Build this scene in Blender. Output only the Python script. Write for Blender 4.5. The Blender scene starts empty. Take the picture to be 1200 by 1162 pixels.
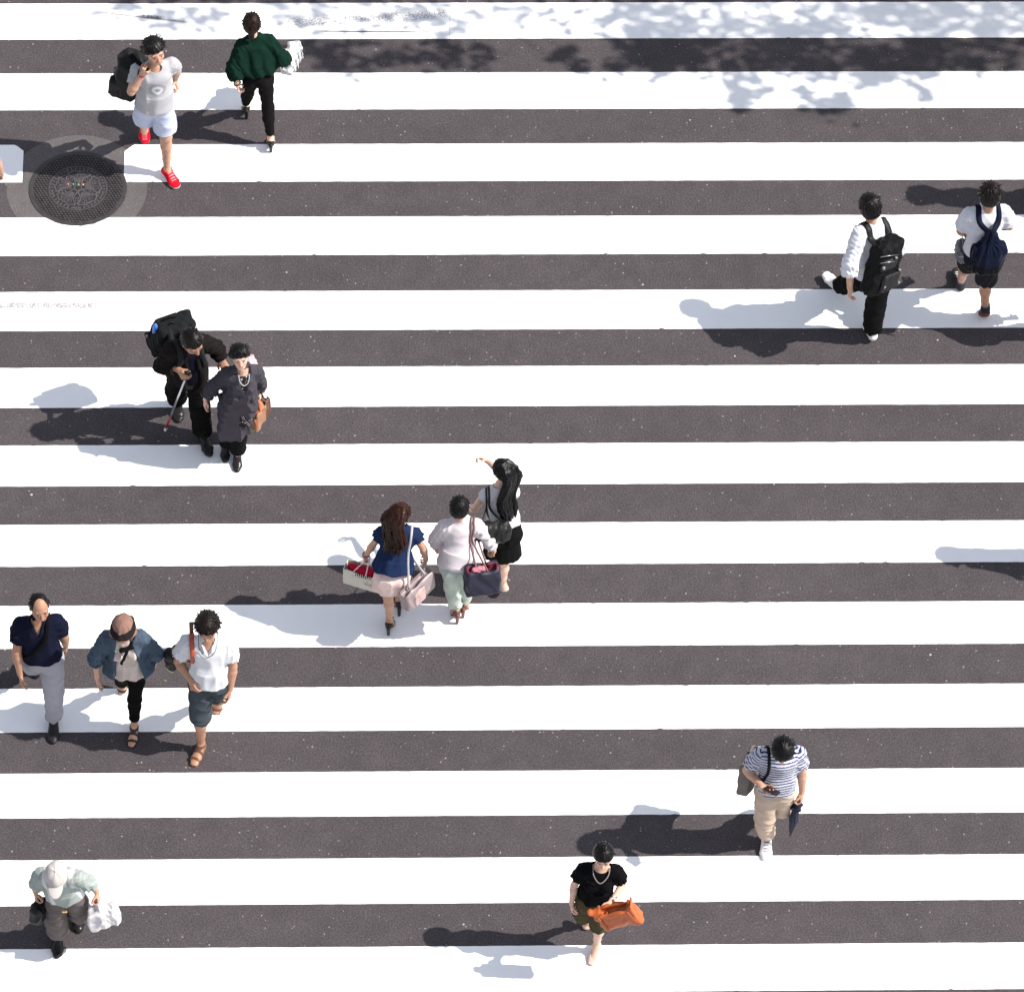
import bpy, math, random
import numpy as np
from mathutils import Vector, Matrix

# ---------------------------------------------------------------- camera, sky, sun, exposure
scene = bpy.context.scene
RAD = math.radians
PITCH, FPX, CAMH, ROLL = 0.907571, 6645.085, 39.963838, 0.03222      # solved from the stripes
cam_d = bpy.data.cameras.new('camera'); cam = bpy.data.objects.new('camera', cam_d)
scene.collection.objects.link(cam); scene.camera = cam
_fw = Vector((0, math.cos(PITCH), -math.sin(PITCH))); _rt = Vector((1, 0, 0)); _up = _rt.cross(_fw)
_r2 = _rt*math.cos(ROLL) + _up*math.sin(ROLL); _u2 = -_rt*math.sin(ROLL) + _up*math.cos(ROLL)
cam.matrix_world = Matrix(((_r2.x, _u2.x, -_fw.x, 0), (_r2.y, _u2.y, -_fw.y, -CAMH/math.tan(PITCH)), (_r2.z, _u2.z, -_fw.z, CAMH), (0, 0, 0, 1)))
cam_d.sensor_fit = 'HORIZONTAL'; cam_d.sensor_width = 36; cam_d.lens = 36*FPX/1200.0
cam_d.clip_start = 0.5; cam_d.clip_end = 3000

SUN_EL, SUN_AZ = 48.0, 5.0        # elevation; azimuth of the shadow's turn away from -x
world = bpy.data.worlds.new('World'); scene.world = world; world.use_nodes = True
wn = world.node_tree.nodes; wl = world.node_tree.links
sky = wn.new('ShaderNodeTexSky'); sky.sky_type = 'NISHITA'; sky.sun_disc = False
sky.sun_elevation = RAD(SUN_EL); sky.sun_rotation = RAD(90 + SUN_AZ); sky.dust_density = 0.6
hs_ = wn.new('ShaderNodeHueSaturation'); hs_.inputs['Saturation'].default_value = .42; wl.new(sky.outputs[0], hs_.inputs['Color'])      # the camera's white balance, set for open shade
wl.new(hs_.outputs[0], wn['Background'].inputs[0]); wn['Background'].inputs[1].default_value = 0.132
sun_d = bpy.data.lights.new('sun', 'SUN'); sun_d.energy = 4.6; sun_d.angle = RAD(0.53); sun_d.color = (1.0, 0.95, 0.88)
sun = bpy.data.objects.new('sun', sun_d); scene.collection.objects.link(sun)
_d = Vector((-math.cos(RAD(SUN_EL))*math.cos(RAD(SUN_AZ)), math.cos(RAD(SUN_EL))*math.sin(RAD(SUN_AZ)), -math.sin(RAD(SUN_EL))))
sun.rotation_euler = _d.to_track_quat('-Z', 'Y').to_euler(); sun.location = (20, -2, 25)
scene.view_settings.view_transform = 'Standard'; scene.view_settings.look = 'None'
scene.view_settings.gamma = 1; scene.view_settings.exposure = 0.68

# ---------------------------------------------------------------- helpers
C = scene.collection
V = lambda *a: np.array(a if len(a) > 1 else a[0], float)
def nrm(v):
    v = np.asarray(v, float); return v/(np.linalg.norm(v)+1e-9)
def lerp(a, b, t): return a+(b-a)*t
rnd = random.Random(7)

def tag(o, label=None, cat=None, group=None, kind=None):
    if label: o['label'] = label
    if cat: o['category'] = cat
    if group: o['group'] = group
    if kind: o['kind'] = kind
    return o
def empty(name, loc, rz=0.0):
    o = bpy.data.objects.new(name, None); C.objects.link(o); o.location = loc; o.rotation_euler = (0, 0, rz)
    o.empty_display_size = .1
    return o
def link_mesh(name, me, mat, parent=None):
    me.materials.append(mat); o = bpy.data.objects.new(name, me); C.objects.link(o)
    if parent: o.parent = parent
    return o
def raw_mesh(name, verts, faces, smooth=True, col=None):
    """verts Nx3 array, faces Mx4 array or list of lists"""
    me = bpy.data.meshes.new(name)
    if isinstance(faces, np.ndarray):
        n, m, k = len(verts), len(faces), faces.shape[1]
        me.vertices.add(n); me.vertices.foreach_set('co', np.asarray(verts, np.float32).ravel())
        me.loops.add(m*k); me.loops.foreach_set('vertex_index', faces.astype(np.int32).ravel())
        me.polygons.add(m); me.polygons.foreach_set('loop_start', np.arange(0, m*k, k, dtype=np.int32))
        me.update(calc_edges=True); me.validate()
    else:
        me.from_pydata([tuple(v) for v in verts], [], [tuple(f) for f in faces]); me.update()
    me.polygons.foreach_set('use_smooth', np.full(len(me.polygons), smooth))
    if True:
        if col is None: col = (1.0, 1.0, 1.0)
        a = me.attributes.new('Col', 'FLOAT_COLOR', 'POINT')
        c = np.ones((len(verts), 4), np.float32); c[:, :3] = col
        a.data.foreach_set('color', c.ravel())
    return me

# ---------------------------------------------------------------- signed-distance modelling
class Field:
    def __init__(s, lo, hi, h):
        s.h = h; s.lo = V(lo); n = np.ceil((V(hi)-s.lo)/h).astype(int)+1
        s.ax = [np.arange(n[i], dtype=np.float32)*np.float32(h)+np.float32(s.lo[i]) for i in range(3)]
        s.F = np.full(n, 1.0, np.float32)
    def sub(s, lo, hi):
        sl = []; cs = []
        for i in range(3):
            a = max(0, int((lo[i]-s.lo[i])/s.h)); b = min(len(s.ax[i]), int((hi[i]-s.lo[i])/s.h)+2)
            if b <= a: return None, None
            sl.append(slice(a, b)); sh = [1, 1, 1]; sh[i] = b-a; cs.append(s.ax[i][a:b].reshape(sh))
        return tuple(sl), cs
    def add(s, prim, k=.02):
        lo, hi, fn = prim; m = k+3*s.h
        sl, c = s.sub(lo-m, hi+m)
        if sl is None: return s
        d = fn(*c); a = s.F[sl]
        if k > 0:
            t = np.clip(.5+.5*(a-d)/k, 0, 1); s.F[sl] = a+(d-a)*t-k*t*(1-t)
        else: s.F[sl] = np.minimum(a, d)
        return s
    def cut(s, prim, k=0.0):
        lo, hi, fn = prim; sl, c = s.sub(lo-.02, hi+.02)
        if sl is None: return s
        d = -fn(*c); a = s.F[sl]
        if k > 0:
            t = np.clip(.5-.5*(a-d)/k, 0, 1); s.F[sl] = a+(d-a)*t+k*t*(1-t)
        else: s.F[sl] = np.maximum(a, d)
        return s
    def disp(s, fn, lo=None, hi=None):
        sl, c = s.sub(s.lo if lo is None else lo, [a[-1] for a in s.ax] if hi is None else hi)
        s.F[sl] += fn(*c).astype(np.float32); return s
    def at(s, p):
        i = np.clip(((V(p)-s.lo)/s.h).round().astype(int), 0, np.array(s.F.shape)-1); return s.F[tuple(i)]
    def snap(s, p, d, off=.006, reach=.22):
        """walk from outside towards p against d until the surface is met"""
        p = V(p); d = nrm(d)
        for t in np.arange(reach, -reach*.6, -.004):
            if s.at(p+d*t) < 0: return p+d*(t+off)
        return p
    def mesh(s):
        F = s.F; F[0] = F[-1] = 1; F[:, 0] = F[:, -1] = 1; F[:, :, 0] = F[:, :, -1] = 1
        S = F < 0
        a = S[:-1]|S[1:]; a = a[:, :-1]|a[:, 1:]; a = a[:, :, :-1]|a[:, :, 1:]
        b = S[:-1]&S[1:]; b = b[:, :-1]&b[:, 1:]; b = b[:, :, :-1]&b[:, :, 1:]
        I = np.argwhere(a & ~b)
        idx = np.full(a.shape, -1, np.int32); idx[tuple(I.T)] = np.arange(len(I))
        vals = {}
        for c in np.ndindex(2, 2, 2): vals[c] = F[I[:, 0]+c[0], I[:, 1]+c[1], I[:, 2]+c[2]]
        acc = np.zeros((len(I), 3)); cnt = np.zeros(len(I))
        for c in np.ndindex(2, 2, 2):
            for ax in range(3):
                if c[ax]: continue
                c2 = list(c); c2[ax] = 1; v0 = vals[c]; v1 = vals[tuple(c2)]
                m = (v0 < 0) != (v1 < 0); t = np.where(m, v0/np.where(m, v0-v1, 1), 0)
                P = np.zeros((len(I), 3)); P[:] = c; P[:, ax] = t
                acc += P*m[:, None]; cnt += m
        P = (I+acc/cnt[:, None])*s.h+s.lo
        Q = []
        for ax in range(3):
            u, v = (ax+1) % 3, (ax+2) % 3
            s0 = [slice(1, -1)]*3; s0[ax] = slice(0, -1); s1 = list(s0); s1[ax] = slice(1, None)
            A = S[tuple(s0)]; B = S[tuple(s1)]
            for X, flip in ((A & ~B, False), (B & ~A, True)):
                E = np.argwhere(X)
                if not len(E): continue
                E = E.copy(); E[:, u] += 1; E[:, v] += 1
                q = []
                for du, dv in ((-1, -1), (0, -1), (0, 0), (-1, 0)):
                    e = E.copy(); e[:, u] += du; e[:, v] += dv; q.append(idx[tuple(e.T)])
                q = np.stack(q, 1)
                Q.append(q[:, ::-1] if flip else q)
        return P, np.concatenate(Q)

def _box(pts, r):
    p = np.array(pts); return p.min(0)-r, p.max(0)+r
def cone(a, b, ra, rb, side=None, va=None, vb=None, flat=False):
    """tapered elliptical capsule a->b; ra, rb along `side`, va, vb across it"""
    a = V(a); b = V(b); va = ra if va is None else va; vb = rb if vb is None else vb
    L = np.linalg.norm(b-a)+1e-6; w = (b-a)/L
    if side is None: side = V(1, 0, 0) if abs(w[0]) < .8 else V(0, 1, 0)
    u = nrm(V(side)-w*np.dot(side, w)); v = np.cross(w, u)
    lo, hi = _box([a, b], max(ra, rb, va, vb))
    def fn(X, Y, Z):
        x = X-a[0]; y = Y-a[1]; z = Z-a[2]
        W = x*w[0]+y*w[1]+z*w[2]; U = x*u[0]+y*u[1]+z*u[2]; Q = x*v[0]+y*v[1]+z*v[2]
        t = np.clip(W/L, 0, 1)
        ru = ra+(rb-ra)*t; rv = va+(vb-va)*t; rm = np.minimum(ru, rv)
        if flat:
            e = np.sqrt((U/ru)**2+(Q/rv)**2); return np.maximum((e-1)*rm, np.abs(W-L/2)-L/2)
        e = np.sqrt((U/ru)**2+(Q/rv)**2+((W-t*L)/rm)**2); return (e-1)*rm
    return lo, hi, fn
def ell(c, ax, r):
    c = V(c); ax = np.array(ax, float); r = V(r); m = r.min()
    def fn(X, Y, Z):
        x = X-c[0]; y = Y-c[1]; z = Z-c[2]
        e = 0
        for i in range(3): e = e+((x*ax[i][0]+y*ax[i][1]+z*ax[i][2])/r[i])**2
        return (np.sqrt(e)-1)*m
    return c-r.max(), c+r.max(), fn
I3 = np.eye(3)
def ball(c, r): return ell(c, I3, (r, r, r))
def rbox(c, ax, half, r):
    c = V(c); ax = np.array(ax, float); hf = V(half)
    def fn(X, Y, Z):
        x = X-c[0]; y = Y-c[1]; z = Z-c[2]; q = []
        for i in range(3): q.append(np.abs(x*ax[i][0]+y*ax[i][1]+z*ax[i][2])-(hf[i]-r))
        o = np.sqrt(sum(np.maximum(k, 0)**2 for k in q)); return o+np.minimum(np.maximum(np.maximum(q[0], q[1]), q[2]), 0)-r
    R = np.linalg.norm(hf); return c-R, c+R, fn
def half(p, n, R=2.0):
    """half space: inside where (P-p).n < 0, limited to radius R round p"""
    p = V(p); n = nrm(n)
    return p-R, p+R, lambda X, Y, Z: (X-p[0])*n[0]+(Y-p[1])*n[1]+(Z-p[2])*n[2]
def folds(seed, wl=.07, amp=.004, stretch=(1, 1, .45)):
    r = np.random.RandomState(seed); D = [nrm(r.randn(3))*2*np.pi/(wl*f) for f in (1.0, .8, 1.3, .6, 2.2)]; ph = r.rand(5, 2)*6.28
    st = V(stretch); D = [nrm(r.randn(3)*V(1, 1, .8))*6.283/(wl*1.7*f) for f in (1.0, .72, 1.35, 2.2)]
    def fn(X, Y, Z):
        X = X*st[0]; Y = Y*st[1]; Z = Z*st[2]
        w = 1.5*np.sin((X*D[3][0]+Y*D[3][1]+Z*D[3][2])+ph[4, 0]); o = 0
        for i in range(3):
            v = np.sin(X*D[i][0]+Y*D[i][1]+Z*D[i][2]+ph[i, 0]+w*(1-.25*i)); o = o+(np.sqrt(v*v+.03)-.65)*(1, .7, .8)[i]
        return o*amp*1.15
    return fn
def vnoise(P, seed, wl):
    r = np.random.RandomState(seed); o = np.zeros(len(P))
    for f in (1, .53, .31):
        for _ in range(3):
            d = nrm(r.randn(3))*6.28/(wl*f); o += f*np.sin(P@d+r.rand()*6.28+1.3*np.sin(P@(nrm(r.randn(3))*6.28/wl)))
    return o/3.0

def smooth_path(pts, refs, sub=6, F=None, off=.004):
    """Catmull-Rom samples of a path; with a field given, samples are pushed out of it along their refs"""
    P = [V(p) for p in pts]; N = len(P); Q = []; R = []
    for i in range(N-1):
        p0 = P[max(i-1, 0)]; p1 = P[i]; p2 = P[i+1]; p3 = P[min(i+2, N-1)]
        for k in range(sub):
            t = k/sub; Q.append(.5*((2*p1)+(-p0+p2)*t+(2*p0-5*p1+4*p2-p3)*t*t+(-p0+3*p1-3*p2+p3)*t**3)); R.append(nrm(lerp(V(refs[i]), V(refs[i+1]), t)))
    Q.append(P[-1]); R.append(nrm(refs[-1]))
    if F is not None:
        for i in range(1, len(Q)-1):
            for _ in range(30):
                if F.at(Q[i]) > off: break
                Q[i] = Q[i]+R[i]*.004
        Q = [Q[0]]+[(Q[i-1]+2*Q[i]+Q[i+1])/4 for i in range(1, len(Q)-1)]+[Q[-1]]
        for i in range(1, len(Q)-1):
            for _ in range(30):
                if F.at(Q[i]) > off: break
                Q[i] = Q[i]+R[i]*.003
    return Q, R

def tube_mesh(pts, r, n=8, closed=False, flat=None, nref=None, sub=6):
    """sweep a round (r) or flat (width, thickness) section along a smooth curve"""
    P = [V(p) for p in pts]
    if len(P) > 2 and sub > 1:
        Q = []; N = len(P)
        for i in range(N-1):
            p0 = P[max(i-1, 0)]; p1 = P[i]; p2 = P[i+1]; p3 = P[min(i+2, N-1)]
            for k in range(sub):
                t = k/sub
                Q.append(.5*((2*p1)+(-p0+p2)*t+(2*p0-5*p1+4*p2-p3)*t*t+(-p0+3*p1-3*p2+p3)*t**3))
        Q.append(P[-1]); refs = None
        if nref is not None and np.ndim(nref[0]) > 0:
            refs = []
            for i in range(N-1):
                for k in range(sub): refs.append(lerp(V(nref[i]), V(nref[i+1]), k/sub))
            refs.append(V(nref[-1]))
        P = Q
    else: refs = nref if nref is not None and np.ndim(nref[0]) > 0 else None
    P = np.array(P); T = np.gradient(P, axis=0)
    vs = []; fs = []
    for i, p in enumerate(P):
        t = nrm(T[i])
        ref = refs[i] if refs is not None else (V(nref) if nref is not None else V(0, 0, 1) if abs(t[2]) < .9 else V(1, 0, 0))
        a = np.cross(t, ref); a = nrm(a); b = np.cross(a, t)     # a: width direction, b ~ ref (normal)
        if flat: 
            w, th = flat; prof = [(-w/2, -th/2), (0, -th/2), (w/2, -th/2), (w/2, th/2), (0, th*.62), (-w/2, th/2)]
        else:
            rr = r[min(i*len(r)//len(P), len(r)-1)] if isinstance(r, (list, tuple)) else r
            prof = [(rr*math.cos(6.2832*k/n), rr*math.sin(6.2832*k/n)) for k in range(n)]
        m = len(prof)
        for x, y in prof: vs.append(p+a*x+b*y)
        if i:
            for k in range(m):
                k2 = (k+1) % m; fs.append([(i-1)*m+k, (i-1)*m+k2, i*m+k2, i*m+k])
    m = len(prof)
    fs.append(list(range(m))[::-1]); fs.append([(len(P)-1)*m+k for k in range(m)])
    return np.array(vs), fs

# ---------------------------------------------------------------- materials
def nodes_of(m):
    m.use_nodes = True; nt = m.node_tree; return nt, nt.nodes, nt.links, nt.nodes['Principled BSDF']
def math_node(nt, op, a, b=None, c=None):
    n = nt.nodes.new('ShaderNodeMath'); n.operation = op
    for i, x in enumerate((a, b, c)):
        if x is None: continue
        if isinstance(x, (int, float)): n.inputs[i].default_value = x
        else: nt.links.new(x, n.inputs[i])
    return n.outputs[0]
def mixc(nt, f, a, b, blend='MIX'):
    n = nt.nodes.new('ShaderNodeMix'); n.data_type = 'RGBA'; n.blend_type = blend
    for i, x in ((0, f), (6, a), (7, b)):
        if isinstance(x, (int, float)): n.inputs[i].default_value = x
        elif isinstance(x, (tuple, list)): n.inputs[i].default_value = tuple(x)+((1,) if len(x) == 3 else ())
        else: nt.links.new(x, n.inputs[i])
    return n.outputs[2]
def noise(nt, co, scale, detail=3, rough=.6):
    n = nt.nodes.new('ShaderNodeTexNoise'); n.inputs['Scale'].default_value = scale; n.inputs['Detail'].default_value = detail
    n.inputs['Roughness'].default_value = rough; nt.links.new(co, n.inputs['Vector']); return n.outputs[0]
def ramp(nt, f, stops):
    n = nt.nodes.new('ShaderNodeValToRGB'); nt.links.new(f, n.inputs[0]); el = n.color_ramp.elements
    while len(el) < len(stops): el.new(.5)
    for e, (p, c) in zip(el, stops):
        e.position = p; e.color = (c, c, c, 1) if isinstance(c, (int, float)) else tuple(c)+(1,)
    return n.outputs[0]
def bump(nt, h, dist, strength=.5):
    n = nt.nodes.new('ShaderNodeBump'); n.inputs['Distance'].default_value = dist; n.inputs['Strength'].default_value = strength
    nt.links.new(h, n.inputs['Height']); return n.outputs[0]
_mats = {}
def mat(kind, color=(1, 1, 1), rough=None, name=None):
    """kinds: cloth, denim, knit, leather, skin, hair, rubber, plastic, metal; colour is multiplied by the mesh's own Col attribute"""
    key = (kind, tuple(color), rough)
    if key in _mats: return _mats[key]
    m = bpy.data.materials.new(name or kind); nt, N, L, B = nodes_of(m)
    co = N.new('ShaderNodeTexCoord').outputs['Object']
    at = N.new('ShaderNodeAttribute'); at.attribute_name = 'Col'
    base = mixc(nt, 1.0, tuple(color), at.outputs['Color'], 'MULTIPLY')
    R = {'cloth': .88, 'denim': .85, 'knit': .95, 'leather': .42, 'skin': .5, 'hair': .5, 'rubber': .6, 'plastic': .3, 'metal': .3, 'bagfilm': .35}[kind] if rough is None else rough
    n1 = noise(nt, co, 9, 4)
    var = {'cloth': .10, 'denim': .3, 'knit': .2, 'leather': .2, 'skin': .12, 'hair': .5, 'rubber': .2, 'plastic': .05, 'metal': .05, 'bagfilm': .05}[kind]
    f = ramp(nt, n1, [(.3, 1-var), (.7, 1+var*.3)])
    base = mixc(nt, 1.0, base, f, 'MULTIPLY')
    if kind == 'denim':
        n3 = noise(nt, co, 420, 2); base = mixc(nt, 1.0, base, ramp(nt, n3, [(.3, .75), (.7, 1.2)]), 'MULTIPLY')
    if kind == 'skin':
        n3 = noise(nt, co, 38, 3); base = mixc(nt, ramp(nt, n3, [(.45, 0.0), (.75, .35)]), base, mixc(nt, 1.0, base, (1.0, .78, .74), 'MULTIPLY'))
    L.new(base, B.inputs['Base Color']); B.inputs['Roughness'].default_value = R
    sc, di = {'cloth': (38, .0022), 'denim': (60, .002), 'knit': (70, .003), 'leather': (40, .0015), 'skin': (150, .0015), 'hair': (200, .0008), 'rubber': (80, .002), 'plastic': (20, .002), 'metal': (50, .0005), 'bagfilm': (28, .012)}[kind]
    n2 = noise(nt, co, sc, 4); L.new(bump(nt, n2, di, .6), B.inputs['Normal'])
    if kind in ('cloth', 'knit', 'denim'): B.inputs['Specular IOR Level'].default_value = .04
    if kind == 'skin':
        B.inputs['Subsurface Weight'].default_value = .12; B.inputs['Subsurface Scale'].default_value = .012; B.inputs['Specular IOR Level'].default_value = .4
    if kind == 'hair': B.inputs['Specular IOR Level'].default_value = .14
    if kind in ('leather', 'rubber'): B.inputs['Specular IOR Level'].default_value = .2 if max(color) < .05 or max(color) == 1 else .4
    if kind == 'metal': B.inputs['Metallic'].default_value = .9
    if kind == 'bagfilm': B.inputs['Transmission Weight'].default_value = .25; B.inputs['IOR'].default_value = 1.1
    _mats[key] = m; return m
# ---------------------------------------------------------------- people
JN = ['head', 'neck', 'shL', 'shR', 'elL', 'elR', 'wrL', 'wrR', 'hipL', 'hipR', 'knL', 'knR', 'anL', 'anR']
SKIN = {'pale': (.60, .38, .29), 'mid': (.47, .27, .185), 'tan': (.36, .19, .12)}
class Person:
    def __init__(s, label, o, hd, h, J, fem=0, skin='mid', face=(0, 0), hands=None, feet=None, bulk=1.0, group='people walking over the crossing', shoes_open=False, lips=1, beard=0):
        s.o = V(o[0], o[1], 0); s.rz = RAD(hd-90); s.h = h; s.s = h/1.72*(.96 if fem else 1); s.fem = fem; s.bulk = bulk
        s.J = {n: V(j) for n, j in zip(JN, J)}; s.face = face; s.hands = hands or {}; s.feet = feet or {}; s.open = shoes_open
        s.root = empty('person', (o[0], o[1], 0), s.rz); tag(s.root, label, 'person', group)
        J = s.J
        for k in 'LR': J['sh'+k] = lerp(J['neck'], J['sh'+k], .87)-V(0, 0, .026)
        hm = (J['hipL']+J['hipR'])/2
        for k in 'LR': J['hip'+k] = lerp(hm, J['hip'+k], .82)
        s.hip = (J['hipL']+J['hipR'])/2; s.up = nrm(J['neck']-s.hip); s.pr = nrm(J['hipR']-J['hipL']); s.cr = nrm(J['shR']-J['shL'])
        s.cf = nrm(np.cross(s.up, s.cr)); s.pf = nrm(np.cross(s.up, s.pr))         # chest forward, pelvis forward
        y, p = RAD(face[0]), RAD(face[1])
        s.hF = V(math.sin(y)*math.cos(p), math.cos(y)*math.cos(p), math.sin(p)); s.hR = nrm(np.cross(s.hF, V(0, 0, 1))); s.hU = np.cross(s.hR, s.hF)
        if len(face) > 2:                                                            # head tilt towards the right shoulder
            r = RAD(face[2]); s.hR, s.hU = s.hR*math.cos(r)-s.hU*math.sin(r), s.hU*math.cos(r)+s.hR*math.sin(r)
        s.hax = (s.hR, s.hF, s.hU); s.hc = J['head']; s.hs = h/1.72*1.0*(.97 if fem else 1.03)
        s.skin = skin; s.fields = {}
        s._feet(); s._body(lips, beard)
    # -- frames
    def hd_(s, x, y, z): return s.hc+s.hs*(s.hR*x+s.hF*y+s.hU*z)
    def to(s, p): # person-local -> world
        c, n = math.cos(s.rz), math.sin(s.rz); p = V(p); return V(p[0]*c-p[1]*n+s.o[0], p[0]*n+p[1]*c+s.o[1], p[2])
    def torso(s, e=0.0, f=0.0):
        """torso primitives inflated by e; f widens the waist and hips"""
        q = s.s*s.bulk; J = s.J; H = s.hip; U = s.up; w = .93 if s.fem else 1.0
        P = [(cone(J['hipL'], J['hipR'], .084*q+e, .084*q+e), .03),
             (cone(H+U*.03, H+U*.22*s.s, (.125 if s.fem else .122)*q+e+f, .118*q*w+e+f, s.pr, .092*q+e+f, .092*q*w+e+f), .04),
             (cone(H+U*.22*s.s, J['neck']-U*.11*s.s, .120*q*w+e+f*.6, .142*q*w+e, s.cr, .095*q*w+e+f*.6, .098*q*w+e), .05)]
        for k in 'LR':
            S = J['sh'+k]; P.append((cone(S-U*.012, J['neck']-U*.06*s.s, .040*q+e*.6, .058*q+e*.8, None), .035))
            P.append((cone(lerp(J['neck'], S, .75)-U*.01, J['neck']+U*.035*s.s, .034*q+e, .044*q+e), .035))
            P.append((ell(J['hip'+k]-s.pf*.045*s.s-U*.015, I3, (.074*q+e,)*3), .04))
            if s.fem: P.append((ell(J['neck']-U*.19*s.s+s.cf*.085*s.s+s.cr*(.062 if k == 'R' else -.062)*s.s, I3, (.052*s.s+e,)*3), .03))
        return P
    def arm(s, k, e=0.0, t0=0.0, t1=2.0, re=None, flat=True):
        """arm primitives from fraction t0 to t1 (0 shoulder, 1 elbow, 2 wrist)"""
        q = s.s*(.88 if s.fem else 1)*(.5+.5*s.bulk); A, E, W = s.J['sh'+k], s.J['el'+k], s.J['wr'+k]
        R = [(0, .043), (.35, .044), (1, .038), (1.25, .041), (2, .025)]
        pt = lambda t: lerp(A, E, t) if t <= 1 else lerp(E, W, t-1)
        rr = lambda t: np.interp(t, [a for a, _ in R], [b for _, b in R])*q+e+(0 if re is None else re*max(0, (t-t0)/(t1-t0)))
        ts = [t0]+[t for t, _ in R if t0 < t < t1]+[t1]; P = []
        for a, b in zip(ts[:-1], ts[1:]):
            P.append((cone(pt(a), pt(b), rr(a), rr(b), flat=(flat and b == t1)), .012))
        return P
    def leg(s, k, e=0.0, t0=0.0, t1=2.0, hem=None, flat=True, ec=0.0):
        q = s.s*(.95 if s.fem else 1)*s.bulk; A, E, W = s.J['hip'+k], s.J['kn'+k], s.J['an'+k]
        R = [(0, .080), (.4, .072), (.95, .055), (1.0, .055), (1.3, .055), (1.7, .040), (2, .034)]
        pt = lambda t: lerp(A, E, t) if t <= 1 else lerp(E, W, t-1)+(-s.pf*.014*math.sin((t-1)*3.14) if ec == 0 else 0)
        def rr(t):
            r = np.interp(t, [a for a, _ in R], [b for _, b in R])*q+e
            return r if hem is None else max(r, lerp(.084*q+e, hem, min(1, (t-t0)/(t1-t0))))
        ts = [t0]+[t for t, _ in R if t0 < t < t1]+[t1]; P = []
        for a, b in zip(ts[:-1], ts[1:]):
            P.append((cone(pt(a), pt(b), rr(a), rr(b), flat=(flat and b == t1)), .02))
        return P
    def _feet(s):
        s.ff = {}
        for k in 'LR':
            A = s.J['an'+k]; sp = s.feet.get(k, {}); yaw = RAD(sp.get('yaw', 8 if k == 'R' else -8)); q = s.s*.98
            D = V(math.sin(yaw), math.cos(yaw), 0); Z = V(0, 0, 1)
            def low(ph):
                tp = max(0, ph-38) if 'pitch' not in sp else ph
                f = D*math.cos(RAD(ph))-Z*math.sin(RAD(ph)); u = D*math.sin(RAD(ph))+Z*math.cos(RAD(ph))
                b = A+f*.125*q-u*.077*q; tf = D*math.cos(RAD(tp))-Z*math.sin(RAD(tp)); t = b+tf*.075*q
                return min(b[2], t[2], (A-f*.055*q-u*.077*q)[2]), f, u, tf
            ph = sp.get('pitch')
            if ph is None:
                ph = min(range(-5, 80, 2), key=lambda a: abs(low(a)[0]))
            l, f, u, tf = low(ph)
            if sp.get('ground', 1): A[2] -= l-.003
            b = A+f*.125*q-u*.077*q; r = nrm(np.cross(f, u)); tu = nrm(np.cross(r, tf))
            s.ff[k] = dict(A=A, f=f, u=u, r=r, b=b, tf=tf, tu=tu, q=q, ph=ph, sgn=1 if k == 'R' else -1)
    def foot(s, k, e=0.0, toes=False):
        F = s.ff[k]; A, f, u, r, b, tf, tu, q = (F[n] for n in ('A', 'f', 'u', 'r', 'b', 'tf', 'tu', 'q')); w = .92 if s.fem else 1
        P = [(cone(A, A-f*.028*q-u*.048*q, .036*q+e, .029*q+e), .015),
             (cone(A-f*.015*q-u*.045*q, b+u*.022*q, .030*q+e, .042*q*w+e, r, .031*q+e, .021*q+e), .02),
             (cone(A+f*.01*q, b+u*.03*q-f*.03*q, .032*q+e, .03*q+e, r, .034*q+e, .022*q+e), .02)]
        if toes:
            for i, (x, L, rad) in enumerate(((-.030, .070, .0125), (-.010, .070, .0095), (.007, .062, .009), (.022, .052, .0085), (.035, .040, .008))):
                x *= F['sgn']*w; p0 = b+r*x*q+tu*.014*q-tf*.005; P.append((cone(p0, p0+tf*(L-.004)*q-tu*.002*q, (rad+.003)*q, rad*q), .005))
        else: P.append((cone(b+tu*.021*q, b+tf*.052*q+tu*.017*q-r*F['sgn']*.006*q, .042*q*w+e, .032*q*w+e, r, .021*q+e, .016*q+e), .015))
        return P
    def hand(s, k):
        A, W = s.J['el'+k], s.J['wr'+k]; sp = s.hands.get(k, {}); fa = nrm(W-A)
        D = nrm(V(sp['dir'])) if 'dir' in sp else nrm(fa+V(0, 0, -.12))
        sg = 1 if k == 'R' else -1
        pn = V(sp['palm']) if 'palm' in sp else V(-sg, -.15, 0)          # palm normal (faces the thigh)
        pn = nrm(pn-D*np.dot(pn, D)); th = np.cross(D, pn)*sg*-1 if 'flip' in sp else np.cross(pn, D)*sg*-1
        if np.dot(th, V(0, 1, 0)) < 0 and 'thumb' not in sp: th = -th
        if 'thumb' in sp: th = nrm(V(sp['thumb'])-D*np.dot(V(sp['thumb']), D)); th = nrm(th-pn*np.dot(th, pn))
        q = s.s*(.92 if s.fem else 1.02); curl = sp.get('curl', .35); spread = sp.get('spread', .12)
        P = [(cone(W-fa*.02*q, W+D*.012*q, .025*q, .026*q, th, .019*q, .017*q), .012),
             (cone(W+D*.012*q, W+D*.082*q, .028*q, .040*q, th, .016*q, .0135*q), .012)]
        for i, (x, L) in enumerate(((.030, .072), (.0105, .080), (-.0095, .074), (-.028, .058))):
            base = W+D*(.086-.004*abs(i-1))*q+th*x*q; d = nrm(D+th*spread*(1.2-.8*i)); p = base; r = .0088*q if i < 3 else .0075*q
            for j, fr in enumerate((.45, .31, .24)):
                a = curl*(.75+.12*i)*(1.15 if j else .9); c_, s_ = math.cos(a), math.sin(a); d = nrm(d*c_+pn*s_); pn2 = pn
                n = p+d*L*fr*q; P.append((cone(p, n, r, r*.93), .003)); p = n; r *= .93
                pn = nrm(pn*c_-d*s_*.6) if False else nrm(pn-d*np.dot(pn, d)+1e-6)
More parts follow.
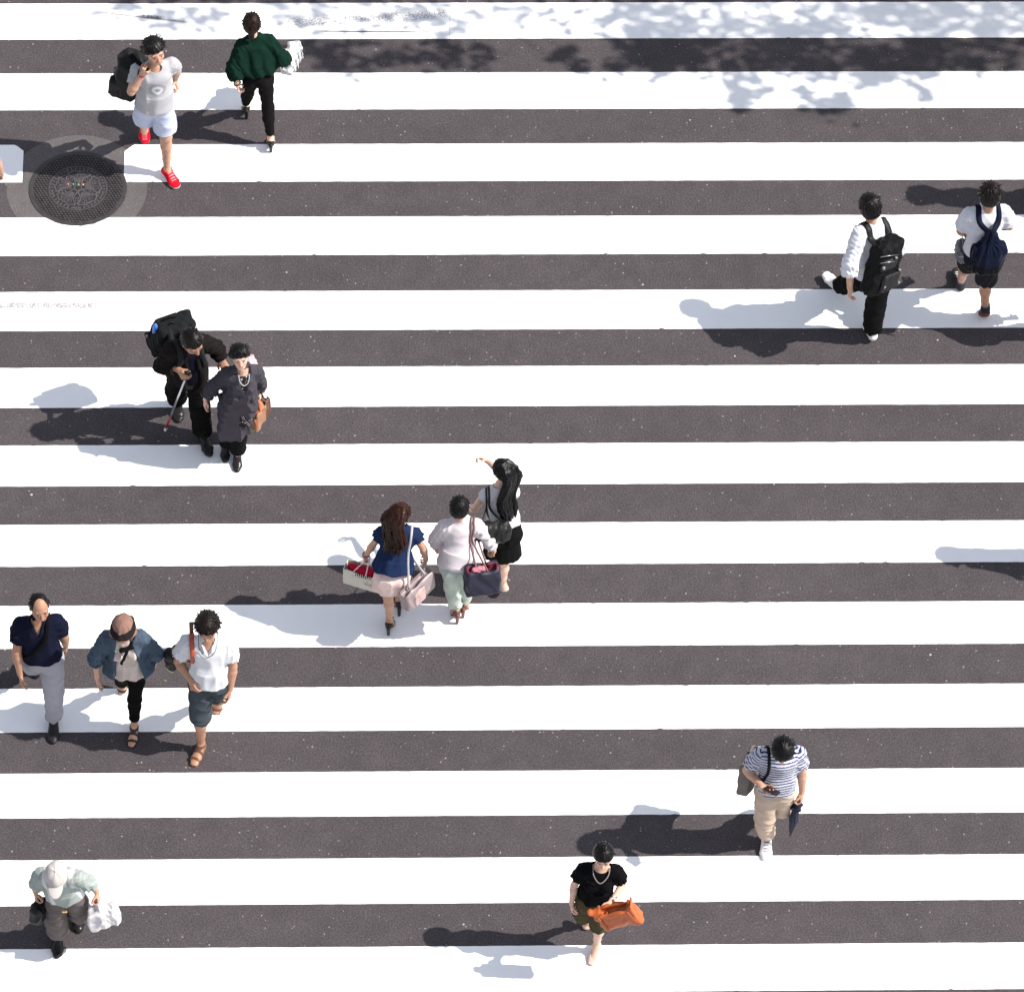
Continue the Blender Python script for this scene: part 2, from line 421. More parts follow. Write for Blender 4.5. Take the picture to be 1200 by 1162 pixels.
            pn = nrm(V(sp['palm']) if 'palm' in sp else V(-sg, -.15, 0)); pn = nrm(pn-D*np.dot(pn, D))
        b0 = W+D*.025*q+th*.026*q+pn*.006*q; d1 = nrm(D*.75+th*.6+pn*.35*(1+curl)); m = b0+d1*.042*q; d2 = nrm(D*.9+th*.15+pn*.5*curl); m2 = m+d2*.028*q
        P += [(cone(b0, m, .0135*q, .0105*q), .010), (cone(m, m2, .0105*q, .009*q), .003)]
        s.hands.setdefault(k, {}); s.hands[k]['grip'] = W+D*.085*q+pn*.028*q; s.hands[k]['D'] = D; s.hands[k]['pn'] = pn
        return P
    def head_prims(s):
        h = s.hd_; q = s.hs; ax = s.hax; E = lambda x, y, z, r: ell(h(x, y, z), ax, [k*q for k in r])
        P = [(E(0, -.012, .018, (.074, .092, .088)), .01), (E(0, .028, -.035, (.060, .060, .074)), .03), (E(0, .058, -.088, (.026, .024, .020)), .02),
             (cone(h(-.045, .01, -.062), h(-.02, .06, -.09), .02*q, .018*q), .02), (cone(h(.045, .01, -.062), h(.02, .06, -.09), .02*q, .018*q), .02),
             (E(-.036, .060, -.028, (.023, .022, .022)), .015), (E(.036, .060, -.028, (.023, .022, .022)), .015),
             (cone(h(-.040, .070, .024), h(.040, .070, .024), .011*q, .011*q), .014),
             (cone(h(0, .085, .012), h(0, .106, -.028), .008*q, .0125*q), .008), (E(-.013, .092, -.032, (.009, .010, .008)), .006), (E(.013, .092, -.032, (.009, .010, .008)), .006),
             (cone(h(-.019, .083, -.054), h(.019, .083, -.054), .007*q, .007*q), .006), (cone(h(-.015, .082, -.065), h(.015, .082, -.065), .008*q, .008*q), .006)]
        return P
    def _body(s, lips, beard):
        J = s.J; s.toes = s.open
        pts = np.array(list(J.values())); lo = pts.min(0)-.2; hi = pts.max(0)+.2; lo[2] = -.02
        F = Field(lo, hi, .005)
        for p, k in s.torso(-.012): F.add(p, k)
        for k in 'LR':
            for p, kk in s.arm(k, flat=False)+s.leg(k, -.004, flat=False)+s.foot(k, toes=s.open): F.add(p, kk)
        nb = s.hd_(0, -.028, -.075); q = s.s
        F.add(cone(J['neck']-s.up*.03*q, nb, .058*q*(.85 if s.fem else 1), .050*q*(.85 if s.fem else 1)), .025)
        F.add(cone(nb, s.hd_(0, -.02, -.03), .050*q*(.85 if s.fem else 1), .056*q), .02)
        for p, k in s.head_prims(): F.add(p, k)
        E = lambda x, y, z, r: ell(s.hd_(x, y, z), s.hax, [k*s.hs for k in r])
        for x in (-1, 1):
            F.cut(E(x*.032, .094, .004, (.017, .013, .010)), .008); F.add(E(x*.031, .071, .003, (.0125, .0125, .0115)), .003)
            F.add(E(x*.077, -.008, -.008, (.010, .020, .031)), .008); F.cut(E(x*.090, .000, -.006, (.009, .010, .018)), .005)
        for k in 'LR':
            for p, kk in s.hand(k): F.add(p, kk)
        P, Q = F.mesh()
        # colours: lips, brows, eyes, ruddier nose, cheeks, knuckles, knees
        base = V(SKIN[s.skin]); col = np.tile(base, (len(P), 1)); L = (P-s.hc)/s.hs; hx, hy, hz = L@s.hR, L@s.hF, L@s.hU; near = (np.abs(hz) < .14) & (np.abs(hx) < .12) & (np.abs(hy) < .14)
        def paint(m, c, a=1.0): col[m & near] = col[m & near]*(1-a)+V(c)*a
        paint((hy > .055) & (np.abs(hx) < .06) & (hz < .0) & (hz > -.05), base*V(1.06, .82, .8), .6)
        paint((hy > .07) & (np.abs(hx) < .023) & (hz < -.049) & (hz > -.071), base*V(1.0, .5, .48) if lips else base*V(.95, .7, .66), .85)
        if beard: paint((hy > .0) & (hz < -.045) & ~((np.abs(hx) < .02) & (hz > -.07) & (hz < -.05)), (.10, .08, .07), .22)
        for x in (-1, 1):
            ex = hx-x*.032
            paint((np.abs(ex) < .015) & (np.abs(hz-.004) < .0055) & (hy > .06), (.40, .37, .35))
            paint((ex**2+(hz-.004)**2 < .0072**2) & (hy > .06), (.03, .02, .015))
            paint((np.abs(ex) < .018) & (np.abs(hz-.0125) < .003) & (hy > .06), (.05, .03, .02), .85)
            paint((np.abs(ex+x*-.002) < .022) & (np.abs(hz-.028+ex*x*.12) < .0050) & (hy > .05), (.035, .025, .02), .85)
        s.body = link_mesh('body', raw_mesh('body', P, Q, col=col), mat('skin', (1, 1, 1)), s.root)
    # -- clothing
    def field(s, lo=None, hi=None, h=.006, pad=.12):
        pts = np.array(list(s.J.values())); a = pts.min(0)-pad; b = pts.max(0)+pad; a[2] = max(a[2], -.01)
        if lo is not None: a[2] = lo
        if hi is not None: b[2] = hi
        return Field(a, b, h)
    def put(s, F, name, m, colf=None, parent=None, label=None):
        P, Q = F.mesh(); col = None
        if colf is not None:
            col = np.tile(V(1, 1, 1), (len(P), 1)).astype(float); r = colf(P, col); col = col if r is None else r
        o = link_mesh(name, raw_mesh(name, P, Q, col=col), m, parent or s.root)
        if label: o['label'] = label
        return o
    def top(s, name, m, e=.014, f=.01, hem=.02, flare=.0, sleeve=(0, .55), se=.016, sre=.006, neck=.068, vneck=0, fold=.005, wl=.11, seed=1, colf=None, open_=None, extra=None, noarm='', lowf=0, collar=None, wide=1.0):
        J = s.J; q = s.s; H = s.hip; U = s.up; zlo = (H-U*max(.1, -hem+.1))[2]-.12
        F = s.field(lo=max(0.0, min(zlo, min(J['wrL'][2], J['wrR'][2])-.08)), hi=J['neck'][2]+.16)
        for p, k in s.torso(e, f): F.add(p, k)
        b = s.bulk
        F.add(cone(H+U*.24*q, H+U*(hem-.02), (.125*q*b+e+f), .150*q*b+e+f+flare, s.pr, .098*q*b+e+f, .122*q*b+e+f+flare, flat=True), .03)
        F.disp(folds(seed, wl, fold))
        n = U; P0 = H+U*hem
        sl, c = F.sub(V(-9, -9, -9), V(9, 9, 9)); g = -((c[0]-P0[0])*n[0]+(c[1]-P0[1])*n[1]+(c[2]-P0[2])*n[2])+.008*np.sin(c[0]*38+seed)+.006*np.sin(c[1]*51)
        F.F = np.maximum(F.F, g.astype(np.float32))
        G = Field.__new__(Field); G.h = F.h; G.lo = F.lo; G.ax = F.ax; G.F = np.full(F.F.shape, 1.0, np.float32)
        for k in 'LR':
            if k in noarm: continue
            for p, kk in s.arm(k, se, sleeve[0], sleeve[1], re=sre): G.add(p, .02)
            G.add(ball(J['sh'+k]-U*.008, .040*q*(.9 if s.fem else 1)*wide+e*.7), .012)
        G.disp(folds(seed+5, .06, fold*1.1, (1, 1, 1)))
        t = np.clip(.5+.5*(F.F-G.F)/.05, 0, 1); F.F = F.F+(G.F-F.F)*t-.05*t*(1-t)
        if extra: extra(F)
        N = J['neck']; F.cut(ell(N+U*.028*q+s.cf*.012, (s.cr, s.cf, U), (neck, neck*.95, .062)), .004)
        if vneck: F.cut(cone(N+U*.03+s.cf*.06, N-U*vneck+s.cf*.13, .045, .006, s.cr, .06, .05), .003)
        if collar:
            for x in (-1, 1):
                F.add(cone(N-s.cf*.055+U*.030+s.cr*x*.02, N+s.cf*.02+U*.022+s.cr*x*.066, .012, .012, U, .006, .006), .003)
                F.add(cone(N+s.cf*.02+U*.022+s.cr*x*.066, N+s.cf*.09-U*.045+s.cr*x*.030, .018, .014, U, .007, .006), .004)
        if open_: open_(F)
        s.fields['top'] = F
        return s.put(F, name, m, colf)
    def pants(s, name, m, e=.012, t1=1.85, hem=.055, waist=.12, fold=.004, wl=.08, seed=3, colf=None, tight=False):
        F = s.field(lo=0, hi=s.hip[2]+.25); H = s.hip; q = s.s*s.bulk
        for k in 'LR':
            if tight: L = s.leg(k, e, 0, t1)
            else: L = s.leg(k, e, 0, t1, hem=hem)
            G = Field.__new__(Field); G.h = F.h; G.lo = F.lo; G.ax = F.ax; G.F = np.full(F.F.shape, 1.0, np.float32)
            for p, kk in L: G.add(p, .02)
            if t1 > 1: G.add(ball(s.J['kn'+k], .056*q+e), .02)
            F.F = np.minimum(F.F, G.F)
        for p, kk in s.torso(e)[:2]: F.add(p, .03)
        for k in 'LR': F.add(ell(s.J['hip'+k]-s.pf*.045*s.s-s.up*.015, I3, (.074*q+e,)*3), .03)
        F.disp(folds(seed, wl, fold, (.7, .7, 1.2)))
        P0 = H+s.up*waist*s.s; c = [F.ax[0].reshape(-1, 1, 1), F.ax[1].reshape(1, -1, 1), F.ax[2].reshape(1, 1, -1)]; n = s.up
        F.F = np.maximum(F.F, ((c[0]-P0[0])*n[0]+(c[1]-P0[1])*n[1]+(c[2]-P0[2])*n[2]).astype(np.float32))
        s.fields['pants'] = F
        return s.put(F, name, m, colf)
    def skirt(s, name, m, length=.42, hem=.2, e=.014, fold=.006, seed=4, depth=.15, colf=None):
        F = s.field(lo=.1, hi=s.hip[2]+.25); H = s.hip; q = s.s; K = (s.J['knL']+s.J['knR'])/2; D = nrm(lerp(K, V(H[0], H[1], K[2]), .5)-H)
        for p, kk in s.torso(e)[:2]: F.add(p, .03)
        F.add(cone(H+s.up*.02, H+D*length, .128*q+e, hem, s.pr, .115*q+e, depth, flat=True), .03)
        for k in 'LR':
            F.add(ell(s.J['hip'+k]-s.pf*.04*s.s-s.up*.02, I3, (.085*q+e,)*3), .03)
        F.disp(folds(seed, .08, fold, (1, 1, .25)))
        s.fields['pants'] = F
        return s.put(F, name, m, colf)
    def shoes(s, kind, m, solecol=(.8, .8, .8), upper=(1, 1, 1), accent=None, name='shoe', top=.0):
        for k in 'LR':
            f = s.ff[k]; A, fw, u, r, b, tf, tu, q = (f[n] for n in ('A', 'f', 'u', 'r', 'b', 'tf', 'tu', 'q')); low = min(A[2], b[2])
            F = Field(np.minimum(A, b)-.17, np.maximum(A, b)+.17, .004)
            if kind in ('sneaker', 'dress', 'flat'):
                e = {'sneaker': .009, 'dress': .007, 'flat': .004}[kind]
                for p, kk in s.foot(k, e): F.add(p, kk)
                if kind == 'dress': F.add(cone(b+tu*.018*q, b+tf*.078*q+tu*.014*q, .038*q, .022*q, r, .018*q, .014*q), .015)
                ct = {'sneaker': .012, 'dress': .008, 'flat': -.028}[kind]+top
                P0 = A+u*ct*q
                F.cut(half(P0, -u, .16), .003)
                F.cut(cone(A-u*(.0 if kind != 'flat' else .03)*q, A+u*.06*q, .029*q, .036*q), .004)
                if kind == 'flat': F.cut(cone(A+fw*.01*q-u*.035*q, b+u*.05*q-fw*.035*q, .026*q, .030*q, r, .02, .03), .004)
                # sole
                h = {'sneaker': .013, 'dress': .007, 'flat': .004}[kind]
                F.add(cone(A-fw*.032*q-u*.071*q, b+u*.006*q, .036*q, .047*q, r, h, h), .004); F.add(cone(b+tu*.006*q, b+tf*.052*q+tu*.006*q, .047*q, .036*q, r, h, h), .004)
                if kind == 'dress': F.add(cone(A-fw*.03*q-u*.072*q, A-fw*.03*q-u*.078*q, .033, .033), .002)
                if kind == 'sneaker':     # tongue and lace bars
                    F.add(cone(A+fw*.035*q+u*.012*q, b+u*.050*q-fw*.05*q, .02, .022, r, .010, .008), .004)
                    for j in range(4):
                        c = lerp(A+fw*.045*q+u*.002*q, b+u*.047*q-fw*.012*q, j/3.2); F.add(cone(c-r*.022*q, c+r*.022*q, .0045, .0045), .001)
                def cf(P, col):
                    L = P-A; un = L@u; fn = L@fw; Lb = P-b; sole = np.where(fn > .125*q, Lb@tu < .020*q, un < -.058*q-(.0 if kind == 'sneaker' else .01))
                    col[:] = upper
                    if kind == 'sneaker':
                        lace = (np.abs(L@r) < .024*q) & (fn > .03) & (fn < .13) & (np.sin(fn*260) > .2)
                        col[lace] = accent or upper
                    col[sole] = solecol
                s.put(F, name, m, cf)
            elif kind in ('sandal', 'heelsandal'):
                hp = kind == 'heelsandal'
                F.add(cone(A-fw*.032*q-u*.082*q, b-u*.004*q, .034*q, .045*q, r, .006, .006), .004); F.add(cone(b-tu*.004*q, b+tf*.060*q-tu*.004*q, .046*q, .034*q, r, .006, .006), .004)
                if hp:
                    hb = A-fw*.045*q-u*.084*q; F.add(cone(hb, V(hb[0], hb[1], .012)+fw*V(1, 1, 0)*.008, .020, .013), .004)
                def band(c, ax_, rw, rv, w):
                    nonlocal F
                    o = cone(c-ax_*w, c+ax_*w, rw, rw, r, rv, rv, flat=True)
                    G = Field(F.lo, F.lo+V([a[-1]-a[0] for a in F.ax]), F.h); G.F = G.F[:F.F.shape[0], :F.F.shape[1], :F.F.shape[2]]
                    return o
                foot = Field.__new__(Field); foot.h = F.h; foot.lo = F.lo; foot.ax = F.ax; foot.F = np.full(F.F.shape, 1.0, np.float32)
                for p, kk in s.foot(k, .005, toes=False): foot.add(p, kk)
                bands = [(A+u*.012*q, u, .011), (b+u*.02*q-fw*.055*q, fw, .010), (b+u*.01*q+fw*.006, fw, .011)] if not hp else [(A+u*.022*q, u, .007), (b+fw*.008, fw, .008)]
                sl, c = F.sub(V(-9, -9, -9), V(9, 9, 9))
                for P0, n, w in bands:
                    d = np.abs((c[0]-P0[0])*n[0]+(c[1]-P0[1])*n[1]+(c[2]-P0[2])*n[2])-w
                    F.F = np.minimum(F.F, np.maximum(foot.F, d))
                if hp:      # heel cup
                    cup = np.maximum(foot.F, (c[0]-A[0])*u[0]+(c[1]-A[1])*u[1]+(c[2]-A[2])*u[2]+.030); F.F = np.minimum(F.F, np.maximum(cup, (c[0]-A[0])*fw[0]+(c[1]-A[1])*fw[1]+(c[2]-A[2])*fw[2]-.005))
                s.put(F, name, m)
    # -- hair: a cap over the skull and locks of hair combed over it
    def hair(s, color=(.012, .010, .010), t=.016, line=-.022, slope=1.0, locks=170, lk=.034, mess=.3, extra=None, seed=1, part=0.0, fringe=.0, h=.0035, rough=.36, ridge=.0022, colf=None, lock_r=.007, bald=None, sub='hair', ears=.0, pad=(.17, .17, .17)):
        r = np.random.RandomState(seed); q = s.hs; H = s.hd_
        F = Field(s.hc-V(pad), s.hc+V(.17, .17, .17) if pad[2] < .2 else s.hc+V(pad[0], pad[1], .17), h); ax = s.hax
        F.add(ell(H(0, -.014, .022), ax, [(.074+t)*q, (.092+t)*q, (.088+t)*q]), .01)
        F.add(ell(H(0, -.045, -.02), ax, [(.066+t)*q, (.062+t*.8)*q, (.072)*q]), .02)
        if fringe: F.add(ell(H(part*.3, .055, .055), ax, [.064*q, .040*q, (.028+fringe)*q]), .02)
        def loc(X, Y, Z):
            x = (X-s.hc[0])/q; y = (Y-s.hc[1])/q; z = (Z-s.hc[2])/q
            return [x*a[0]+y*a[1]+z*a[2] for a in ax]
        cr = H(0, -.045, .10)
        for i in range(locks):
            th = r.rand()*6.283; ph = .35+r.rand()**.8*1.4
            d = V(math.sin(th)*math.sin(ph), math.cos(th)*math.sin(ph), math.cos(ph))
            p = V(d[0]*(.074+t*.7), d[1]*(.092+t*.7)-.014, d[2]*(.088+t*.7)+.022)
            if p[2]-p[1]*slope < line+.012: continue
            away = nrm(V(p[0], p[1]+.035, -.35*abs(math.sin(ph))))                     # combed from the crown outward
            tg = nrm(away-d*np.dot(away, d)); tg = nrm(tg+r.randn(3)*mess+d*.18*mess*2)
            a = H(*p); b_ = H(*(p+tg*lk*(.7+.6*r.rand())+d*.004)); F.add(cone(a, b_, lock_r*q, .0025), .004)
        def rid(X, Y, Z):
            x, y, z = loc(X, Y, Z); a = np.arctan2(x-part, y+.035); rr = np.sqrt((x-part)**2+(y+.035)**2)
            w = np.clip(rr/.03, 0, 1)
            return ridge*w*(np.sin(a*31+3*np.sin(a*5+z*30))*.6+np.sin(a*57+z*25+rr*40)*.4)
        F.disp(rid)
        # hairline
        x, y, z = loc(*[F.ax[i].reshape([-1 if j == i else 1 for j in range(3)]) for i in range(3)])
        g = line+.006*np.sin(x*140)-(z-y*slope)+np.clip(np.abs(x)-.06, 0, 1)*ears
        g = np.maximum(g, -(np.sqrt(((x)/.062)**2+((y-.105)/.055)**2+((z+.03-fringe*0)/(.085-fringe))**2)-1)*.05)      # face opening
        F.F += (np.clip((g+.030)/.030, 0, 1)**1.5*(t*.75+.004)).astype(np.float32)*q*(np.abs(g) < .2)
        F.F = np.maximum(F.F, g.astype(np.float32)*q)
        if bald: bald(F, x, y, z)
        if extra: extra(F)
        base = V(color)
        def cf(P, col):
            n = vnoise(P, seed, .02); col[:] = base*.45*(1+.35*n[:, None])
            if colf: colf(P, col)
        return s.put(F, sub, mat('hair', (1, 1, 1), rough), cf)
    def strands(s, F, path, width, n=40, r0=.010, seed=3, k=.006, flat=.5, wave=.01, taper=.5, side=None):
        """long hair: many strands following a path of points"""
        r = np.random.RandomState(seed); P = [V(p) for p in path]; side = V(side) if side is not None else s.hR
        for i in range(n):
            a, b = (r.rand()*2-1), (r.rand()*2-1)*flat; ph = r.rand()*6.28; end = .75+.25*r.rand(); prev = None; M = 10
            for j in range(M+1):
                t = j/M*end*(len(P)-1); m = min(int(t), len(P)-2); c = lerp(P[m], P[m+1], t-m)
                w = np.interp(t, range(len(P)), width); T = nrm(P[m+1]-P[m]); nn = nrm(np.cross(side, T))
                c = c+side*(a*w+wave*math.sin(ph+t*3))+nn*(b*w)
                if prev is not None: F.add(cone(prev, c, r0*(1-taper*(j-1)/M), r0*(1-taper*j/M)), k)
                prev = c
    def ribbon(s, name, pts, w, th, m, parent=None, field='top', off=.004, nref=None, center=None, snap=True, base=None, col=None, sub=6):
        F = s.fields.get(field) if field else None; out = []; refs = []
        for i, p in enumerate(pts):
            p = V(p); c = s.hip+s.up*np.dot(p-s.hip, s.up) if center is None else V(center); d = p-c
            d = d if nref is None else V(nref[i]) if np.ndim(nref[0]) > 0 else V(nref); d = nrm(d)
            out.append(F.snap(p, d, off) if (F is not None and snap) else p); refs.append(d)
        Q, R = smooth_path(out, refs, sub, F if (snap or (nref is not None and np.ndim(nref[0]) > 0)) else None, th*.4+.002)
        v, f = tube_mesh(Q, 0, flat=(w, th), nref=R, sub=1)
        if base is not None: v = v-V(base)
        o = link_mesh(name, raw_mesh(name, v, f, col=col), m, parent or s.root)
        return o
    def tube(s, name, pts, r, m, parent=None, base=None, n=8, sub=6, col=None):
        v, f = tube_mesh(pts, r, n=n, sub=sub)
        if base is not None: v = v-V(base)
        return link_mesh(name, raw_mesh(name, v, f, col=col), m, parent or s.root)
    def thing(s, name, label, cat, base, group=None):
        """a separate top-level thing carried by this person; children are built relative to base (person-local)"""
        o = empty(name, tuple(s.to(base)), s.rz); tag(o, label, cat, group); o_base = V(base)
        return o, o_base
    def part(s, F, name, m, thing, colf=None, label=None):
        o, b = thing; P, Q = F.mesh(); col = np.ones((len(P), 3))
        if colf: colf(P, col)
        ob = link_mesh(name, raw_mesh(name, P-b, Q, col=col), m, o)
        if label: ob['label'] = label
        return ob
    def strip(s, name, pts, w, th, m, thing, **kw):
        return s.ribbon(name, pts, w, th, m, parent=thing[0], base=thing[1], **kw)
    def cord(s, name, pts, r, m, thing, **kw): return s.tube(name, pts, r, m, parent=thing[0], base=thing[1], **kw)

def bagfield(c, R, h=.005):
    return Field(V(c)-R, V(c)+R, h)
# ---------------------------------------------------------------- the road, its paint, the kerb
YAW = 0.046604
RD = V(math.cos(YAW), math.sin(YAW)); RN = V(-math.sin(YAW), math.cos(YAW))        # along and across the stripes
def gw(x, sy): return RD*x+RN*sy
MAN = V(-4.135, 3.462)

def asphalt(name, c0, c1, speck=1.0, grit=1.0):
    m = bpy.data.materials.new(name); nt, N, L, B = nodes_of(m); co = N.new('ShaderNodeTexCoord').outputs['Object']
    big = noise(nt, co, .55, 4); mid = noise(nt, co, 5, 4); fine = noise(nt, co, 62, 4, .8); fine2 = noise(nt, co, 210, 2, .8)
    base = mixc(nt, ramp(nt, big, [(.35, 0), (.65, 1)]), c0, c1)
    base = mixc(nt, 1.0, base, ramp(nt, mid, [(.3, .88), (.7, 1.10)]), 'MULTIPLY')
    base = mixc(nt, 1.0, base, ramp(nt, fine, [(.28, 1-.55*grit), (.5, .95), (.74, 1+.9*grit)]), 'MULTIPLY')
    base = mixc(nt, 1.0, base, ramp(nt, fine2, [(.3, .7), (.7, 1.3)]), 'MULTIPLY')
    vo = N.new('ShaderNodeTexVoronoi'); vo.inputs['Scale'].default_value = 26; L.new(co, vo.inputs['Vector'])     # pale stones in the aggregate
    sep = N.new('ShaderNodeSeparateColor'); L.new(vo.outputs['Color'], sep.inputs[0])
    rad = math_node(nt, 'MULTIPLY', math_node(nt, 'MAXIMUM', math_node(nt, 'SUBTRACT', sep.outputs[0], .62), 0), .60)
    st = math_node(nt, 'GREATER_THAN', rad, vo.outputs['Distance'])
    base = mixc(nt, math_node(nt, 'MULTIPLY', st, math_node(nt, 'MULTIPLY', sep.outputs[1], .55*speck)), base, (.42, .39, .37))
    vo2 = N.new('ShaderNodeTexVoronoi'); vo2.inputs['Scale'].default_value = 7; L.new(co, vo2.inputs['Vector'])
    sep2 = N.new('ShaderNodeSeparateColor'); L.new(vo2.outputs['Color'], sep2.inputs[0])
    rad2 = math_node(nt, 'MULTIPLY', math_node(nt, 'MAXIMUM', math_node(nt, 'SUBTRACT', sep2.outputs[0], .80), 0), .42)
    st2 = math_node(nt, 'GREATER_THAN', rad2, vo2.outputs['Distance'])
    base = mixc(nt, math_node(nt, 'MULTIPLY', st2, .75*speck), base, mixc(nt, sep2.outputs[1], (.012, .011, .012), (.55, .52, .5)))
    L.new(base, B.inputs['Base Color']); B.inputs['Roughness'].default_value = .92; B.inputs['Specular IOR Level'].default_value = .25
    h = mixc(nt, .5, fine, fine2); L.new(bump(nt, h, .006, .8), B.inputs['Normal'])
    return m
M_ROAD = asphalt('asphalt', (.056, .048, .0515), (.065, .056, .060))
M_PATCH = asphalt('patch_asphalt', (.092, .083, .085), (.104, .094, .095), .4, .45)

def paint_material():
    m = bpy.data.materials.new('road_paint'); nt, N, L, B = nodes_of(m); co = N.new('ShaderNodeTexCoord').outputs['Object']
    base = mixc(nt, ramp(nt, noise(nt, co, 1.2, 4), [(.3, 0), (.7, 1)]), (.80, .79, .80), (.86, .855, .86))
    grain = noise(nt, co, 120, 3, .8); base = mixc(nt, ramp(nt, grain, [(.62, 0), (.80, .5)]), base, (.45, .43, .44))
    wear = ramp(nt, noise(nt, co, 42, 3), [(.72, 0), (.78, .35)]); base = mixc(nt, wear, base, (.30, .28, .29))
    sp = N.new('ShaderNodeSeparateXYZ'); L.new(co, sp.inputs[0])
    def marks(x0, y0, x1, y1, w, soft, a, fq=0, grit=160, c=(.10, .09, .10), th=.5, nz=None):
        """a dark scuff along a segment on the paint, broken up by grit"""
        nonlocal base
        d = V(x1-x0, y1-y0); ln = np.linalg.norm(d); d /= ln
        X = math_node(nt, 'SUBTRACT', sp.outputs[0], x0); Y = math_node(nt, 'SUBTRACT', sp.outputs[1], y0)
        al = math_node(nt, 'ADD', math_node(nt, 'MULTIPLY', X, d[0]), math_node(nt, 'MULTIPLY', Y, d[1]))
        ac = math_node(nt, 'ADD', math_node(nt, 'MULTIPLY', X, -d[1]), math_node(nt, 'MULTIPLY', Y, d[0]))
        e = math_node(nt, 'DIVIDE', math_node(nt, 'SUBTRACT', w, math_node(nt, 'ABSOLUTE', ac)), soft); e = math_node(nt, 'MINIMUM', math_node(nt, 'MAXIMUM', e, 0), 1)
        f = math_node(nt, 'DIVIDE', math_node(nt, 'MINIMUM', al, math_node(nt, 'SUBTRACT', ln, al)), .08); f = math_node(nt, 'MINIMUM', math_node(nt, 'MAXIMUM', f, 0), 1)
        g = ramp(nt, noise(nt, co, grit, 3, .8), [(th-.1, 0), (th+.12, 1)])
        k = math_node(nt, 'MULTIPLY', math_node(nt, 'MULTIPLY', e, f), g)
        if fq: k = math_node(nt, 'MULTIPLY', k, math_node(nt, 'ADD', math_node(nt, 'MULTIPLY', math_node(nt, 'SINE', math_node(nt, 'MULTIPLY', ac, fq)), .5), .5))
        base = mixc(nt, math_node(nt, 'MULTIPLY', k, a), base, c)
    for seg in SCUFFS: marks(*seg)
    L.new(base, B.inputs['Base Color']); B.inputs['Roughness'].default_value = .75
    L.new(bump(nt, grain, .003, .5), B.inputs['Normal'])
    return m
SCUFFS = [  # x0, y0, x1, y1, half width, softness, strength, ...
    (-5.3, 2.00, -3.80, 2.055, .055, .03, 1.0, 0, 110, (.14, .13, .135), .46),
    (-4.10, 5.700, -3.20, 5.600, .020, .016, .75, 0, 90, (.08, .07, .08), .40),
    (-3.75, 5.672, -3.45, 5.640, .035, .02, .9, 0, 60, (.03, .03, .03), .4),
    (-2.35, 5.63, -.72, 5.83, .09, .06, .85, 0, 70, (.08, .075, .08), .50),
    (-2.0, 5.545, -1.0, 5.575, .012, .006, .9, 0, 60, (.04, .035, .04), .30),
    (-.735, 5.45, -.745, 5.95, .004, .003, .5, 0, 60, (.12, .11, .11), .2),
    (1.35, 4.07, 2.8, 4.02, .016, .010, .85, 0, 45, (.32, .28, .27), .45),
    (-.70, -3.42, -.66, -3.415, .016, .006, .95, 0, 30, (.02, .02, .02), .2),
    (2.91, -3.187, 2.95, -3.187, .014, .006, .95, 0, 30, (.02, .02, .02), .2),
    (-3.80, 3.045, -3.75, 3.065, .012, .008, .95, 0, 60, (.02, .02, .02), .3),
    (-3.56, 3.80, -3.55, 3.84, .012, .008, .9, 0, 60, (.02, .02, .02), .3)]
# note: stripes reach 9 m either way, past the edges of the view
rv_, rf_ = tube_mesh([(0, 0, 0), (1, 0, 0)], .1, sub=1)
def sheet(name, pts, z, m, kind='structure'):
    me = raw_mesh(name, np.array([(p[0], p[1], z) for p in pts]), [list(range(len(pts)))], smooth=False); o = link_mesh(name, me, m); tag(o, kind=kind); return o
sheet('road', [(-400, -400), (400, -400), (400, 400), (-400, 400)], 0, M_ROAD)
M_PAINT = paint_material()
WF = .467
sr = np.random.RandomState(11)
def stripe(k, x0, x1, cl=0, cr=0, nib=False):
    """one painted bar between x0 and x1; cl, cr chamfer its upper corners"""
    t = 5.996-.9*k; b = t-WF; n = int((x1-x0)/.03); X = np.linspace(x0, x1, n+1)
    jt = np.convolve(sr.randn(n+7), np.ones(3)/3, 'same')[3:n+4]*.0014; jb = np.convolve(sr.randn(n+7), np.ones(3)/3, 'same')[3:n+4]*.0014
    chips = sr.rand(n+1); jt -= (chips > .985)*sr.rand(n+1)*.007; jb += (chips < .012)*sr.rand(n+1)*.012
    vs = []; 
    for i, x in enumerate(X):
        top = t+jt[i]; bot = b+jb[i]
        if cl: top -= max(0, cl-(x-x0))
        if cr: top -= max(0, cr-(x1-x))
        if nib:      # the bar is eaten away round the iron rim
            p = gw(x, 0); dx = gw(x, t)[0]-MAN[0]
            if abs(dx) < .457:
                low = MAN[1]-math.sqrt(max(0, .459**2-dx*dx)); s_ = (low-p[1])/RN[1]
                top = min(top, s_+sr.rand()*.012-.004)
        for v in (top, lerp(top, bot, .5), bot):
            p = gw(x, v); vs.append((p[0], p[1], .004))
    fs = []
    for i in range(n):
        a = i*3; fs += [[a+1, a+4, a+3, a], [a+2, a+5, a+4, a+1]]
    o = link_mesh('crosswalk_stripe', raw_mesh('crosswalk_stripe', np.array(vs), np.array(fs), smooth=False), M_PAINT); tag(o, kind='structure')
for k in range(0, 17):
    if k == 2: stripe(k, -9, -4.49, cr=.075); stripe(k, -3.545, 9, cl=.085)
    else: stripe(k, -9, 9, nib=(k == 3))
pa = np.linspace(0, 2*math.pi, 73)[:-1]
sheet('pavement_patch', [(MAN[0]-.01+.655*math.cos(a), MAN[1]+.01+.655*math.sin(a)) for a in pa], .002, M_PATCH)

